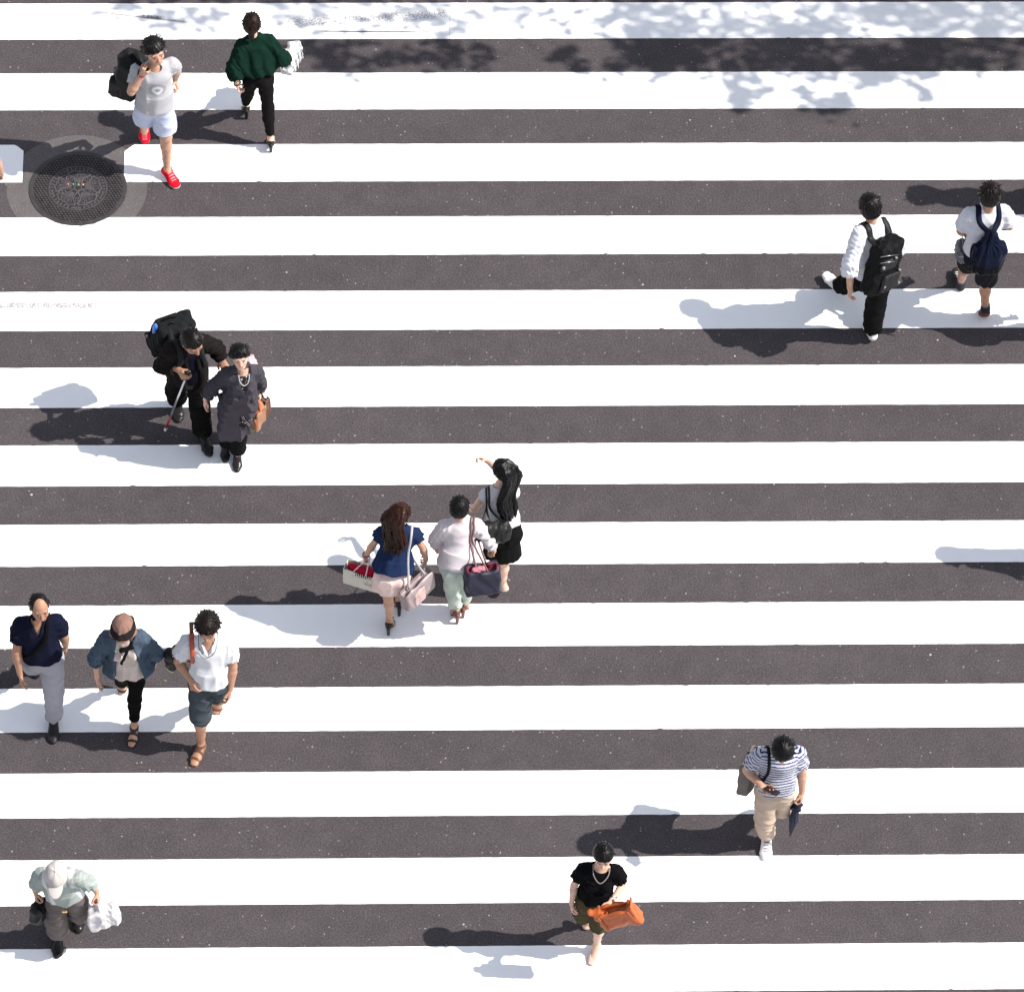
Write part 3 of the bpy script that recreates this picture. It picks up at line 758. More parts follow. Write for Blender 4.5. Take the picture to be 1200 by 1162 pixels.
# kerb and pavement on the far side, beyond the top of the view
M_KERB = mat('rubber', (.30, .29, .28), .9, 'kerb_stone'); M_SLAB = asphalt('paving', (.20, .19, .18), (.24, .23, .22), .3)
def slab(name, s0, s1, z0, z1, x0, x1, m, kind='structure'):
    q = [gw(x0, s0), gw(x1, s0), gw(x1, s1), gw(x0, s1)]
    vs = [(p[0], p[1], z0) for p in q]+[(p[0], p[1], z1) for p in q]
    o = link_mesh(name, raw_mesh(name, np.array(vs), [[0, 1, 5, 4], [1, 2, 6, 5], [2, 3, 7, 6], [3, 0, 4, 7], [4, 5, 6, 7]], smooth=False), m); tag(o, kind=kind)
slab('kerb', 7.9, 8.08, -.01, .13, -40, 40, M_KERB); slab('pavement', 8.082, 30, -.01, .125, -40, 40, M_SLAB)

# ---------------------------------------------------------------- iron manhole cover
M_IRON = bpy.data.materials.new('cast_iron'); nt, N, L, B = nodes_of(M_IRON); co = N.new('ShaderNodeTexCoord').outputs['Object']
at = N.new('ShaderNodeAttribute'); at.attribute_name = 'Col'
b_ = mixc(nt, 1.0, (.036, .031, .033), ramp(nt, noise(nt, co, 14, 4), [(.3, .7), (.7, 1.35)]), 'MULTIPLY'); b_ = mixc(nt, ramp(nt, noise(nt, co, 60, 3), [(.55, 0), (.75, .45)]), b_, (.10, .082, .07))
L.new(mixc(nt, 1.0, b_, at.outputs['Color'], 'MULTIPLY'), B.inputs['Base Color']); B.inputs['Roughness'].default_value = .6; B.inputs['Metallic'].default_value = .25
L.new(bump(nt, noise(nt, co, 90, 3), .003, .7), B.inputs['Normal'])
mh = empty('manhole_cover', (MAN[0], MAN[1], 0)); tag(mh, 'round studded cast iron manhole cover set in a pale patch of the crossing', 'manhole cover')
def lathe(prof, n=96):
    vs = [(r*math.cos(6.28318*i/n), r*math.sin(6.28318*i/n), z) for i in range(n) for r, z in prof]; m = len(prof); fs = []
    for i in range(n):
        for j in range(m-1): a = i*m+j; b = ((i+1) % n)*m+j; fs.append([a, b, b+1, a+1])
    return np.array(vs), np.array(fs)
def merge(parts):
    V_, F_, o = [], [], 0
    for v, f in parts: V_.append(np.asarray(v, float)); F_ += [[int(i)+o for i in q] for q in f]; o += len(v)
    return np.concatenate(V_), F_
v, f = lathe([(.456, .003), (.456, .0085), (.425, .0095), (.424, .005), (.415, .005)]); link_mesh('frame', raw_mesh('frame', v, f, smooth=False), M_IRON, mh)
plate = [lathe([(.0005, .0062), (.262, .0062), (.264, .010), (.274, .010), (.276, .0062), (.416, .0062), (.418, .011), (.423, .011), (.4235, .003)])]
def stud(x, y, r, h, n=6, rot=0):
    vs = [(x+r*math.cos(rot+6.283*i/n), y+r*math.sin(rot+6.283*i/n), .006) for i in range(n)]+[(x+r*.7*math.cos(rot+6.283*i/n), y+r*.7*math.sin(rot+6.283*i/n), .006+h) for i in range(n)]
    return vs, [[i, (i+1) % n, n+(i+1) % n, n+i] for i in range(n)]+[[n+i for i in range(n)]]
for i in range(-14, 15):
    for j in range(-16, 17):
        x = i*.031+(.0155 if j % 2 else 0); y = j*.027; r = math.hypot(x, y)
        if .290 < r < .408: plate.append(stud(x, y, .0112, .010, 6, .5))
def raisedbar(x0, y0, x1, y1, w, h=.007, z=.0062):
    d = nrm(V(x1-x0, y1-y0)); p = V(-d[1], d[0])*w/2; q = [V(x0, y0)-p, V(x1, y1)-p, V(x1, y1)+p, V(x0, y0)+p]
    return [(a[0], a[1], z) for a in q]+[(a[0]*1, a[1]*1, z+h) for a in q], [[0, 1, 5, 4], [1, 2, 6, 5], [2, 3, 7, 6], [3, 0, 4, 7], [4, 5, 6, 7]]
pv, pf_ = merge(plate); link_mesh('plate', raw_mesh('plate', pv, pf_, smooth=False, col=np.where(pv[:, 2:3] > .0085, 1.7, .62)*np.ones(3)), M_IRON, mh)
em = []                 # five-petalled rosette in the middle, petal outlines and fine veins
for k in range(5):
    a = math.pi/2+k*2*math.pi/5; pr = None
    for t in np.linspace(0, 1, 17):
        w = .118*math.sin(math.pi*t**.85)**.8; rr = .03+.215*t-(.03 if t > .93 else 0)
        c_ = [(rr*math.cos(a)-sg*w*math.sin(a), rr*math.sin(a)+sg*w*math.cos(a)) for sg in (-1, 1)]
        if pr:
            for sg in (0, 1): em.append(raisedbar(*pr[sg], *c_[sg], .009, .005))
        pr = c_
    for d in (-.34, -.2, -.08, .08, .2, .34):
        em.append(raisedbar(.05*math.cos(a), .05*math.sin(a), .19*math.cos(a+d), .19*math.sin(a+d), .005, .003))
    for r0, d in ((.10, .18), (.14, -.22), (.17, .1), (.13, .3), (.12, -.05), (.2, .0), (.19, -.25)): em.append(stud(r0*math.cos(a+d), r0*math.sin(a+d), .009, .004, 5))
    b = a+math.pi/5
    for r0 in (.12, .15, .18, .21, .24): 
        for d in (-.09, .09): em.append(stud(r0*math.cos(b+d), r0*math.sin(b+d), .009, .004, 6))
for k in range(40): a = k*6.2832/40; em.append(raisedbar(.230*math.cos(a), .230*math.sin(a), .256*math.cos(a), .256*math.sin(a), .009, .003))
link_mesh('emblem', raw_mesh('emblem', *merge(em), smooth=False, col=(2.5, 2.6, 2.7)), M_IRON, mh)
for x, c in ((-.085, (.75, .22, .08)), (-.035, (.08, .45, .28)), (.012, (.30, .50, .15)), (.055, (.85, .40, .06))):
    v, f = stud(x-.01, .045, .009, .010, 10); link_mesh('colour_cap', raw_mesh('colour_cap', v, f, smooth=False, col=c), mat('plastic', (1, 1, 1), .5), mh)
for k, (r, a) in enumerate(((.35, .25), (.35, 1.3), (.35, 2.5), (.35, 3.6), (.35, 4.4), (.35, 5.4))):
    v, f = stud(r*math.cos(a), r*math.sin(a), .021, .0075, 14); link_mesh('bolt', raw_mesh('bolt', v, f, smooth=False, col=(.25, .25, .25)), M_IRON, mh)

# ---------------------------------------------------------------- street trees on the far pavement (only their shade reaches the view)
M_LEAF = bpy.data.materials.new('leaves'); nt, N, L, B = nodes_of(M_LEAF); at = N.new('ShaderNodeAttribute'); at.attribute_name = 'Col'
L.new(at.outputs['Color'], B.inputs['Base Color']); B.inputs['Roughness'].default_value = .55
M_BARK = mat('rubber', (.13, .10, .08), .95, 'bark')
def tree(label, x, y, clumps, seed, nleaf=1.0):
    """clumps: centre x, y, z, radius, leafiness; the big ones hang on limbs, the small ones on twigs of the nearest big one"""
    r = np.random.RandomState(seed); root = empty('street_tree', (x, y, .125)); tag(root, label, 'tree', 'street trees beyond the crossing')
    parts = []; fork = V(0, 0, 3.0); parts.append(tube_mesh([(0, 0, -.05), (.03, .02, 1.4), fork], [.15, .11, .08], n=10)); leaves = []; cols = []
    big = [V(c[0]-x, c[1]-y, c[2]) for c in clumps if c[3] >= .8]
    for c in big:
        mid = lerp(fork, c, .5)+r.randn(3)*.25+V(0, 0, .3); parts.append(tube_mesh([fork-V(0, 0, .1), mid, c], [.05, .03, .018], n=7))
    for cx, cy, cz, cr, dn in clumps:
        c = V(cx-x, cy-y, cz)
        if cr < .8: o = min(big, key=lambda q: np.linalg.norm(q-c)); parts.append(tube_mesh([o, lerp(o, c, .5)+r.randn(3)*.12+V(0, 0, .12), c], [.016, .011, .006], n=5))
        for _ in range(3): e = c+r.randn(3)*cr*.5; parts.append(tube_mesh([c, lerp(c, e, .5)+r.randn(3)*.05, e], [.008, .006, .004], n=4))
        for _ in range(max(2, int(nleaf*dn*cr*cr*42))):
            d = nrm(r.randn(3)); s_ = c+d*V(1, 1, .7)*cr*r.rand()**.5; rr = min(.5*cr, .10+.14*r.rand()); tone = .7+.6*r.rand()
            for _ in range(12):
                p = s_+r.randn(3)*rr*V(.75, .75, .5); n_ = nrm(r.randn(3)+V(0, 0, .9)); u = nrm(np.cross(n_, r.randn(3))); v = np.cross(n_, u); L_ = .045+.04*r.rand(); w = L_*.6
                leaves.append([p-u*L_, p-v*w+n_*.012, p+u*L_, p+v*w+n_*.012]); g = tone*(.8+.4*r.rand()); cols.append([(.045*g, .085*g, .022*g)]*4)
    link_mesh('trunk', raw_mesh('trunk', *merge(parts)), M_BARK, root)
    vs = np.array(leaves).reshape(-1, 3); link_mesh('crown', raw_mesh('crown', vs, np.arange(len(vs)).reshape(-1, 4), smooth=False, col=np.array(cols).reshape(-1, 3)), M_LEAF, root)
def shade(px, py, z):      # a crown clump that shades the ground point (px, py) from height z
    k = z/math.tan(RAD(SUN_EL)); return (px+k*math.cos(RAD(SUN_AZ)), py-k*math.sin(RAD(SUN_AZ)), z)
cr_ = random.Random(4)
def rowc(x0, x1, st, py, r, dn, jy=.06, zs=(5.0, 6.6)):
    o = []; x = x0
    while x < x1:
        o.append((*shade(x+cr_.uniform(-.3, .3)*st, py+cr_.uniform(-jy, jy), cr_.uniform(*zs)), r*cr_.uniform(.75, 1.2), dn*cr_.uniform(.6, 1.3))); x += st*cr_.uniform(.8, 1.25)
    return o
cl = lambda L: [(*shade(px, py, z), r, dn) for px, py, z, r, dn in L]
CL_A = rowc(-3.4, .9, 1.1, 7.4, 1.1, .9, .3, (6.2, 7.6))+rowc(-3.6, .8, .8, 6.55, .45, 1.1, .08)+rowc(-3.7, .9, .45, 5.85, .26, 1.1, .12)+rowc(-2.3, -.1, .36, 5.27, .20, 2.0, .07, (4.8, 5.8))+cl([(.55, 5.35, 5.2, .12, 2.0), (.60, 5.12, 5.0, .10, 2.0), (-3.4, 5.6, 5.6, .2, 1.0), (-2.9, 5.75, 5.9, .2, 1.0), (-1.2, 5.7, 5.6, .2, 1)])
CL_B = rowc(1.4, 7.0, 1.1, 7.4, 1.1, 1.0, .3, (6.2, 8.0))+rowc(1.0, 6.2, .7, 6.5, .5, 1.3, .08)+rowc(1.1, 5.4, .36, 5.85, .33, 1.5, .12)+rowc(1.15, 4.5, .28, 5.52, .24, 2.0, .06)+rowc(1.25, 4.0, .22, 5.25, .19, 2.6, .04, (4.8, 5.8))+cl([(1.0, 5.18, 5.0, .13, 2.2), (2.22, 4.9, 5.0, .19, 2.8), (2.20, 4.76, 4.8, .10, 3), (2.78, 4.96, 5.0, .18, 2), (3.08, 4.92, 5.1, .20, 2.4), (3.9, 5.0, 5.0, .12, 1.8), (4.35, 5.35, 5.4, .12, 1.5)])
tree('leafy street tree on the far pavement, the nearer to the woman in green', 4.6, 8.9, CL_A, 3)
tree('leafy street tree on the far pavement, above the right of the crossing', 9.6, 8.7, CL_B, 5)
# joint positions of each walker in metres (right, forward, up), worked out from the stride and the stripes
FIT = {
    'red': ([-3.406, 3.676], -80, 1.767, 0, [[-0.019, 0.038, 1.736], [-0.014, 0.032, 1.513], [-0.205, -0.029, 1.506], [0.166, -0.019, 1.476], [-0.228, -0.148, 1.233], [0.193, 0.022, 1.185], [-0.221, -0.26, 0.998], [0.096, -0.209, 1.141], [-0.089, 0.004, 0.943], [0.089, -0.004, 0.948], [-0.092, 0.013, 0.52], [0.091, -0.179, 0.557], [-0.087, 0.035, 0.092], [0.075, -0.398, 0.199]]),
    'poncho': ([-2.478, 4.145], 95, 1.604, 1, [[-0.048, 0.064, 1.556], [-0.029, 0.066, 1.359], [-0.17, -0.005, 1.364], [0.124, 0.085, 1.325], [-0.223, -0.05, 1.098], [0.186, 0.072, 1.059], [-0.194, -0.08, 0.863], [0.255, 0.233, 0.899], [-0.076, 0.017, 0.847], [0.076, -0.017, 0.875], [-0.098, 0.171, 0.477], [0.083, -0.046, 0.492], [-0.115, 0.34, 0.134], [0.104, -0.091, 0.126]]),
    'white': ([3.198, 1.956], 108, 1.788, 0, [[-0.028, 0.196, 1.644], [0.008, 0.133, 1.429], [-0.166, 0.072, 1.486], [0.186, 0.14, 1.356], [-0.258, -0.055, 1.218], [0.274, 0.156, 1.064], [-0.274, -0.131, 0.963], [0.317, 0.239, 0.816], [-0.06, 0.05, 0.83], [0.06, -0.05, 0.891], [-0.016, 0.317, 0.468], [0.049, -0.012, 0.472], [-0.06, 0.606, 0.148], [0.044, -0.011, 0.063]]),
    'polo': ([4.186, 2.205], 92, 1.701, 0, [[0.013, 0.095, 1.669], [0.005, 0.104, 1.46], [-0.177, 0.073, 1.43], [0.184, 0.129, 1.418], [-0.208, 0.111, 1.145], [0.244, 0.178, 1.139], [-0.143, 0.25, 0.946], [0.243, 0.342, 0.948], [-0.06, 0.038, 0.894], [0.06, -0.038, 0.95], [-0.095, 0.24, 0.526], [0.066, 0.003, 0.544], [-0.083, 0.4, 0.147], [0.097, 0.036, 0.154]]),
    'jacket': ([-2.926, 0.539], -75, 1.8, 0, [[-0.012, 0.201, 1.734], [0.012, 0.081, 1.546], [-0.163, 0.022, 1.483], [0.193, 0.144, 1.562], [-0.267, -0.018, 1.203], [0.206, 0.122, 1.26], [-0.327, -0.076, 0.954], [0.112, 0.014, 1.04], [-0.085, 0.021, 0.938], [0.085, -0.021, 0.931], [-0.096, 0.051, 0.507], [0.077, -0.166, 0.514], [-0.122, 0.049, 0.083], [0.028, -0.355, 0.128]]),
    'grey': ([-2.452, 0.273], -85, 1.541, 1, [[-0.029, 0.003, 1.506], [-0.051, -0.0, 1.313], [-0.187, -0.059, 1.267], [0.102, -0.013, 1.293], [-0.201, -0.121, 1.014], [0.216, -0.034, 1.059], [-0.197, -0.176, 0.794], [0.288, -0.068, 0.846], [-0.073, 0.0, 0.818], [0.073, -0.0, 0.825], [0.004, -0.014, 0.455], [0.064, -0.05, 0.456], [0.016, -0.049, 0.088], [0.083, -0.112, 0.092]]),
    'navy': ([-1.019, -1.599], 88, 1.625, 1, [[0.067, 0.126, 1.6], [0.051, 0.103, 1.399], [-0.109, 0.113, 1.363], [0.204, 0.123, 1.355], [-0.178, 0.146, 1.098], [0.26, 0.15, 1.086], [-0.243, 0.194, 0.872], [0.284, 0.212, 0.856], [-0.073, -0.018, 0.902], [0.073, 0.018, 0.877], [-0.033, 0.043, 0.515], [0.06, 0.182, 0.515], [-0.02, 0.081, 0.135], [0.045, 0.303, 0.146]]),
    'mint': ([-0.45, -1.498], 88, 1.604, 1, [[-0.002, 0.119, 1.598], [0.009, 0.113, 1.4], [-0.144, 0.081, 1.374], [0.17, 0.11, 1.379], [-0.2, 0.132, 1.113], [0.257, 0.14, 1.123], [-0.196, 0.19, 0.882], [0.303, 0.2, 0.898], [-0.071, -0.01, 0.896], [0.071, 0.01, 0.887], [-0.048, 0.076, 0.516], [0.073, 0.125, 0.514], [-0.016, 0.127, 0.14], [0.055, 0.2, 0.141]]),
    'skirt': ([-0.059, -1.098], 120, 1.624, 1, [[0.03, 0.122, 1.615], [0.009, 0.107, 1.415], [-0.098, 0.189, 1.32], [0.04, -0.053, 1.443], [-0.17, 0.234, 1.057], [0.086, 0.215, 1.414], [-0.154, 0.405, 0.889], [0.058, 0.447, 1.363], [-0.061, 0.036, 0.902], [0.061, -0.036, 0.906], [-0.04, 0.06, 0.501], [-0.001, -0.021, 0.512], [0.006, 0.127, 0.13], [0.01, 0.006, 0.13]]),
    'bald': ([-3.959, -2.637], -88, 1.719, 0, [[-0.012, 0.017, 1.67], [0.017, 0.005, 1.456], [-0.163, -0.033, 1.438], [0.188, -0.034, 1.384], [-0.192, -0.066, 1.148], [0.207, 0.067, 1.108], [-0.193, -0.147, 0.907], [0.187, 0.123, 0.86], [-0.084, 0.003, 0.908], [0.084, -0.003, 0.898], [-0.079, 0.036, 0.495], [0.109, -0.207, 0.532], [-0.061, 0.046, 0.087], [0.119, -0.477, 0.224]]),
    'hat': ([-3.204, -2.715], -92, 1.678, 1, [[0.02, 0.137, 1.643], [0.036, 0.05, 1.454], [-0.124, 0.006, 1.425], [0.201, 0.039, 1.421], [-0.23, -0.01, 1.161], [0.281, 0.062, 1.149], [-0.207, -0.077, 0.924], [0.274, 0.107, 0.906], [-0.076, -0.004, 0.901], [0.076, 0.004, 0.895], [-0.025, 0.015, 0.498], [0.1, -0.159, 0.523], [-0.009, 0.018, 0.094], [0.146, -0.381, 0.197]]),
    'wpolo': ([-2.524, -2.855], -92, 1.791, 0, [[-0.006, 0.009, 1.747], [0.0, -0.013, 1.523], [-0.176, -0.073, 1.469], [0.199, -0.026, 1.495], [-0.204, -0.025, 1.169], [0.251, -0.03, 1.196], [-0.185, 0.022, 0.909], [0.146, -0.029, 0.955], [-0.088, -0.008, 0.934], [0.088, 0.008, 0.939], [-0.027, -0.19, 0.542], [0.08, 0.061, 0.509], [-0.016, -0.411, 0.175], [0.083, 0.037, 0.086]]),
    'stripe': ([2.288, -3.765], -90, 1.744, 0, [[-0.021, 0.088, 1.689], [-0.024, 0.014, 1.484], [-0.189, -0.058, 1.421], [0.173, -0.001, 1.466], [-0.217, -0.055, 1.127], [0.236, -0.046, 1.182], [-0.232, -0.023, 0.872], [0.114, -0.038, 0.958], [-0.079, -0.008, 0.911], [0.079, 0.008, 0.921], [-0.083, -0.114, 0.501], [0.059, -0.014, 0.498], [-0.106, -0.398, 0.2], [0.022, -0.09, 0.091]]),
    'orange': ([0.785, -4.931], -92, 1.617, 1, [[-0.059, 0.04, 1.611], [-0.049, 0.006, 1.412], [-0.199, 0.008, 1.367], [0.122, 0.023, 1.384], [-0.228, -0.027, 1.098], [0.167, 0.008, 1.114], [-0.166, -0.048, 0.87], [0.182, 0.03, 0.877], [-0.068, -0.011, 0.874], [0.068, 0.011, 0.903], [-0.061, -0.02, 0.477], [0.087, -0.095, 0.528], [-0.042, -0.093, 0.097], [0.056, -0.31, 0.214]]),
    'cap': ([-3.588, -5.019], -88, 1.687, 0, [[0.033, 0.296, 1.581], [0.037, 0.159, 1.421], [-0.152, 0.164, 1.398], [0.195, 0.101, 1.347], [-0.224, 0.053, 1.148], [0.249, 0.006, 1.084], [-0.26, -0.009, 0.911], [0.255, -0.063, 0.846], [-0.079, 0.003, 0.891], [0.079, -0.003, 0.884], [-0.099, -0.089, 0.491], [0.099, -0.045, 0.478], [-0.058, -0.303, 0.152], [0.1, -0.134, 0.088]]),
}
WALK = {}
def mk(n, label, **k):
    o, hd, h, fem, J = FIT[n]
    J = [list(q) for q in J]
    for nm, dl in k.pop('adj', {}).items():
        i = JN.index(nm); J[i] = [J[i][a]+dl[a] for a in range(3)]
    for nm, v in k.pop('setj', {}).items(): J[JN.index(nm)] = list(v)
    sl = k.pop('lower', 0)                 # a shorter walker a little farther off
    if sl:
        for i, j in enumerate(J):
            if j[2] > .25: d = sl*j[2]/J[0][2]; j[2] -= d; j[1] += d/1.28*math.sin(RAD(hd)); j[0] -= d/1.28*math.cos(RAD(hd))
    WALK[n] = Person(label, o, hd, h, J, fem=fem, **k); return WALK[n]
CL = lambda c, r=None: mat('cloth', c, r)
BLACK = (.007, .007, .008); DARK = (.013, .012, .014)

# 1 ---- man in red trainers, black holdall over the right shoulder
p = mk('red', 'man in a pale grey t-shirt and red trainers beside the manhole cover', skin='mid', face=(-16, -6, 6), bulk=1.02,
       hands={'R': dict(dir=(-.35, .25, .9), palm=(-.6, -.6, .2), thumb=(-.2, -.8, .3), curl=1.25, spread=.02), 'L': dict(dir=(-.15, .8, -.45), palm=(1, .1, -.3), thumb=(.3, .5, .8), curl=.9)}, feet={'L': dict(yaw=-26), 'R': dict(yaw=2)}, setj=dict(elR=(.215, .11, 1.30), wrR=(.11, .10, 1.50)))
def cf(P, col):
    N = p.J['neck']; L = P-(N-p.up*.20+p.cf*.1-p.cr*.01); x, z = L@p.cr, L@p.up; r = np.hypot(x, z); n = vnoise(P, 4, .05)
    m = (L@p.cf > -.08) & (r < .085) & (n > -.75); col[m] *= .80
    m = (L@p.cf > -.08) & (r < .052) & (r > .022) & (n > -.7); col[m] = (1.5, 1.5, 1.5)
p.top('t_shirt', CL((.37, .365, .385)), e=.012, f=.012, hem=.05, flare=.012, sleeve=(0, .62), se=.011, sre=.010, neck=.066, fold=.006, seed=2, colf=cf)
p.pants('shorts', CL((.46, .50, .63)), e=.014, t1=.72, hem=.115, fold=.004, seed=5)
p.shoes('sneaker', mat('cloth', (1, 1, 1), .7), solecol=(.75, .73, .74), upper=(.62, .008, .022), accent=(.72, .25, .28), name='shoe')
p.hair(seed=1, t=.022, locks=230, mess=.32, lk=.038, line=-.018, fringe=.006)
W = p.J['wrR']; p.tube('wristband', [W+V(.026, 0, .0), W+V(.018, .018, 0), W+V(0, .027, 0), W+V(-.018, .018, 0), W+V(-.026, 0, 0), W+V(-.018, -.018, 0), W+V(0, -.027, 0), W+V(.018, -.018, 0), W+V(.026, 0, 0)], .008, mat('rubber', (.5, .015, .03)))
S = p.J['shR']; c = S+V(.04, -.17, -.23); t = p.thing('holdall', 'bulky black holdall slung behind the shoulder of the man in red trainers', 'bag', c+V(0, 0, -.3))
F = bagfield(c, .42); ax = (nrm(V(.9, -.25, .12)), nrm(V(.25, .9, 0)), nrm(V(-.25, .05, .97)))
F.add(rbox(c, ax, (.135, .12, .26), .10)); F.add(rbox(c+ax[0]*.03+ax[2]*-.17, ax, (.125, .125, .10), .05), .02); F.add(rbox(c-ax[1]*-.03+ax[0]*.05+ax[2]*.05, ax, (.10, .11, .16), .05), .03)
F.disp(folds(8, .11, .010, (1, 1, 1))); p.part(F, 'bag', mat('leather', BLACK, .6), t)
F = bagfield(c, .42); F.add(rbox(c+ax[0]*.10+ax[1]*.07-ax[2]*.13, ax, (.07, .055, .08), .02)); F.disp(folds(9, .08, .006, (1, 1, 1))); p.part(F, 'pocket', mat('leather', DARK, .5), t)
g = p.hands['R']['grip']
p.strip('strap', [c+ax[2]*.24, S+V(.03, -.12, .07), S+V(-.01, -.02, .075), g+V(.0, .015, .01), g+V(.07, -.03, -.06), c-ax[2]*.12+V(.02, .13, 0)], .04, .008, CL(BLACK), t, snap=False, nref=(0, .3, 1))

# 2 ---- woman in the green poncho
p = mk('poncho', 'woman in a dark green batwing top and black trousers walking away', skin='pale', face=(6, 0), lips=1, lower=.05, setj=dict(elR=(.235, .05, 1.06)),
       hands={'L': dict(dir=(.1, .1, -.9), palm=(1, -.3, 0), curl=.8), 'R': dict(curl=1.2, dir=(.3, .5, -.7), palm=(-.4, 1, 0))}, feet={'R': dict(yaw=2), 'L': dict(yaw=-2)})
def poncho(F):
    J = p.J
    for k, sg in (('L', -1), ('R', 1)):
        A, E_, W_ = J['sh'+k], J['el'+k], J['wr'+k]; H = p.hip+p.up*.12
        for a in (.15, .35, .55, .75, .95):
            e_ = lerp(A, E_, min(1, a*1.2)) if a < .8 else lerp(E_, W_, (a-.8)*1.6); b_ = lerp(p.J['neck']-p.up*.12, H, a)
            F.add(cone(e_, b_, .024+.034*a, .06+.04*a, None, .024+.02*a, .05+.035*a), .04)
    F.disp(lambda X, Y, Z: .007*np.sin(X*62+Z*34+2*np.sin(Y*18+Z*9))*np.clip(1.36-Z, 0, .25)*4)
    P0 = p.hip+p.up*.10; c = [F.ax[0].reshape(-1, 1, 1), F.ax[1].reshape(1, -1, 1), F.ax[2].reshape(1, 1, -1)]
    g = -((c[2]-P0[2])+(c[0]-P0[0])*.10)+np.maximum(0, -(c[0]-P0[0])-.12)*-.55+.010*np.sin(c[0]*45)
    F.F = np.maximum(F.F, g.astype(np.float32))
p.top('poncho_top', mat('knit', (.005, .019, .013)), e=.007, f=.02, hem=.10, sleeve=(0, 1.55), se=.010, sre=.040, neck=.062, fold=.006, seed=12, extra=poncho)
p.pants('trousers', CL((.008, .007, .007)), e=.008, t1=1.86, waist=.16, tight=True, fold=.003, seed=6)
p.shoes('heelsandal', mat('leather', (.012, .011, .011)), name='heeled_shoe')
def bun(F):
    H = p.hd_; F.add(cone(H(0, -.09, -.01), H(.004, -.115, -.085), .030, .024), .02); F.add(cone(H(.004, -.115, -.085), H(.01, -.10, -.16), .024, .013), .01)
p.hair((.032, .014, .009), seed=3, t=.014, locks=60, mess=.12, lk=.05, line=-.05, extra=bun, ridge=.003, pad=(.19, .19, .24))
W = lerp(p.J['elL'], p.J['wrL'], .9); p.tube('wristwatch', [W+V(.03*math.cos(a), .03*math.sin(a), .01*math.cos(a)) for a in np.linspace(0, 6.283, 9)], .007, mat('metal', (.10, .09, .08)))
g = p.hands['R']['grip']; c = g+V(.05, .10, -.13); t = p.thing('plastic_bag', 'crumpled white plastic bag carried ahead by the woman in dark green', 'bag', c+V(0, 0, -.2))
F = bagfield(c, .3); F.add(rbox(c+V(0, 0, -.03), (nrm(V(.5, .86, 0)), nrm(V(-.86, .5, 0)), I3[2]), (.14, .065, .13), .05)); F.add(cone(c+V(0, 0, .05), g+V(0, 0, -.01), .05, .016), .03); F.disp(folds(31, .06, .016, (1, 1, .7)))
p.part(F, 'bag', mat('bagfilm', (.68, .68, .70)), t); p.cord('handle', [c+V(-.03, 0, .08), g+V(-.01, 0, .015), g+V(.012, 0, .012), c+V(.04, .02, .08)], .006, mat('plastic', (.85, .85, .87), .5), t)

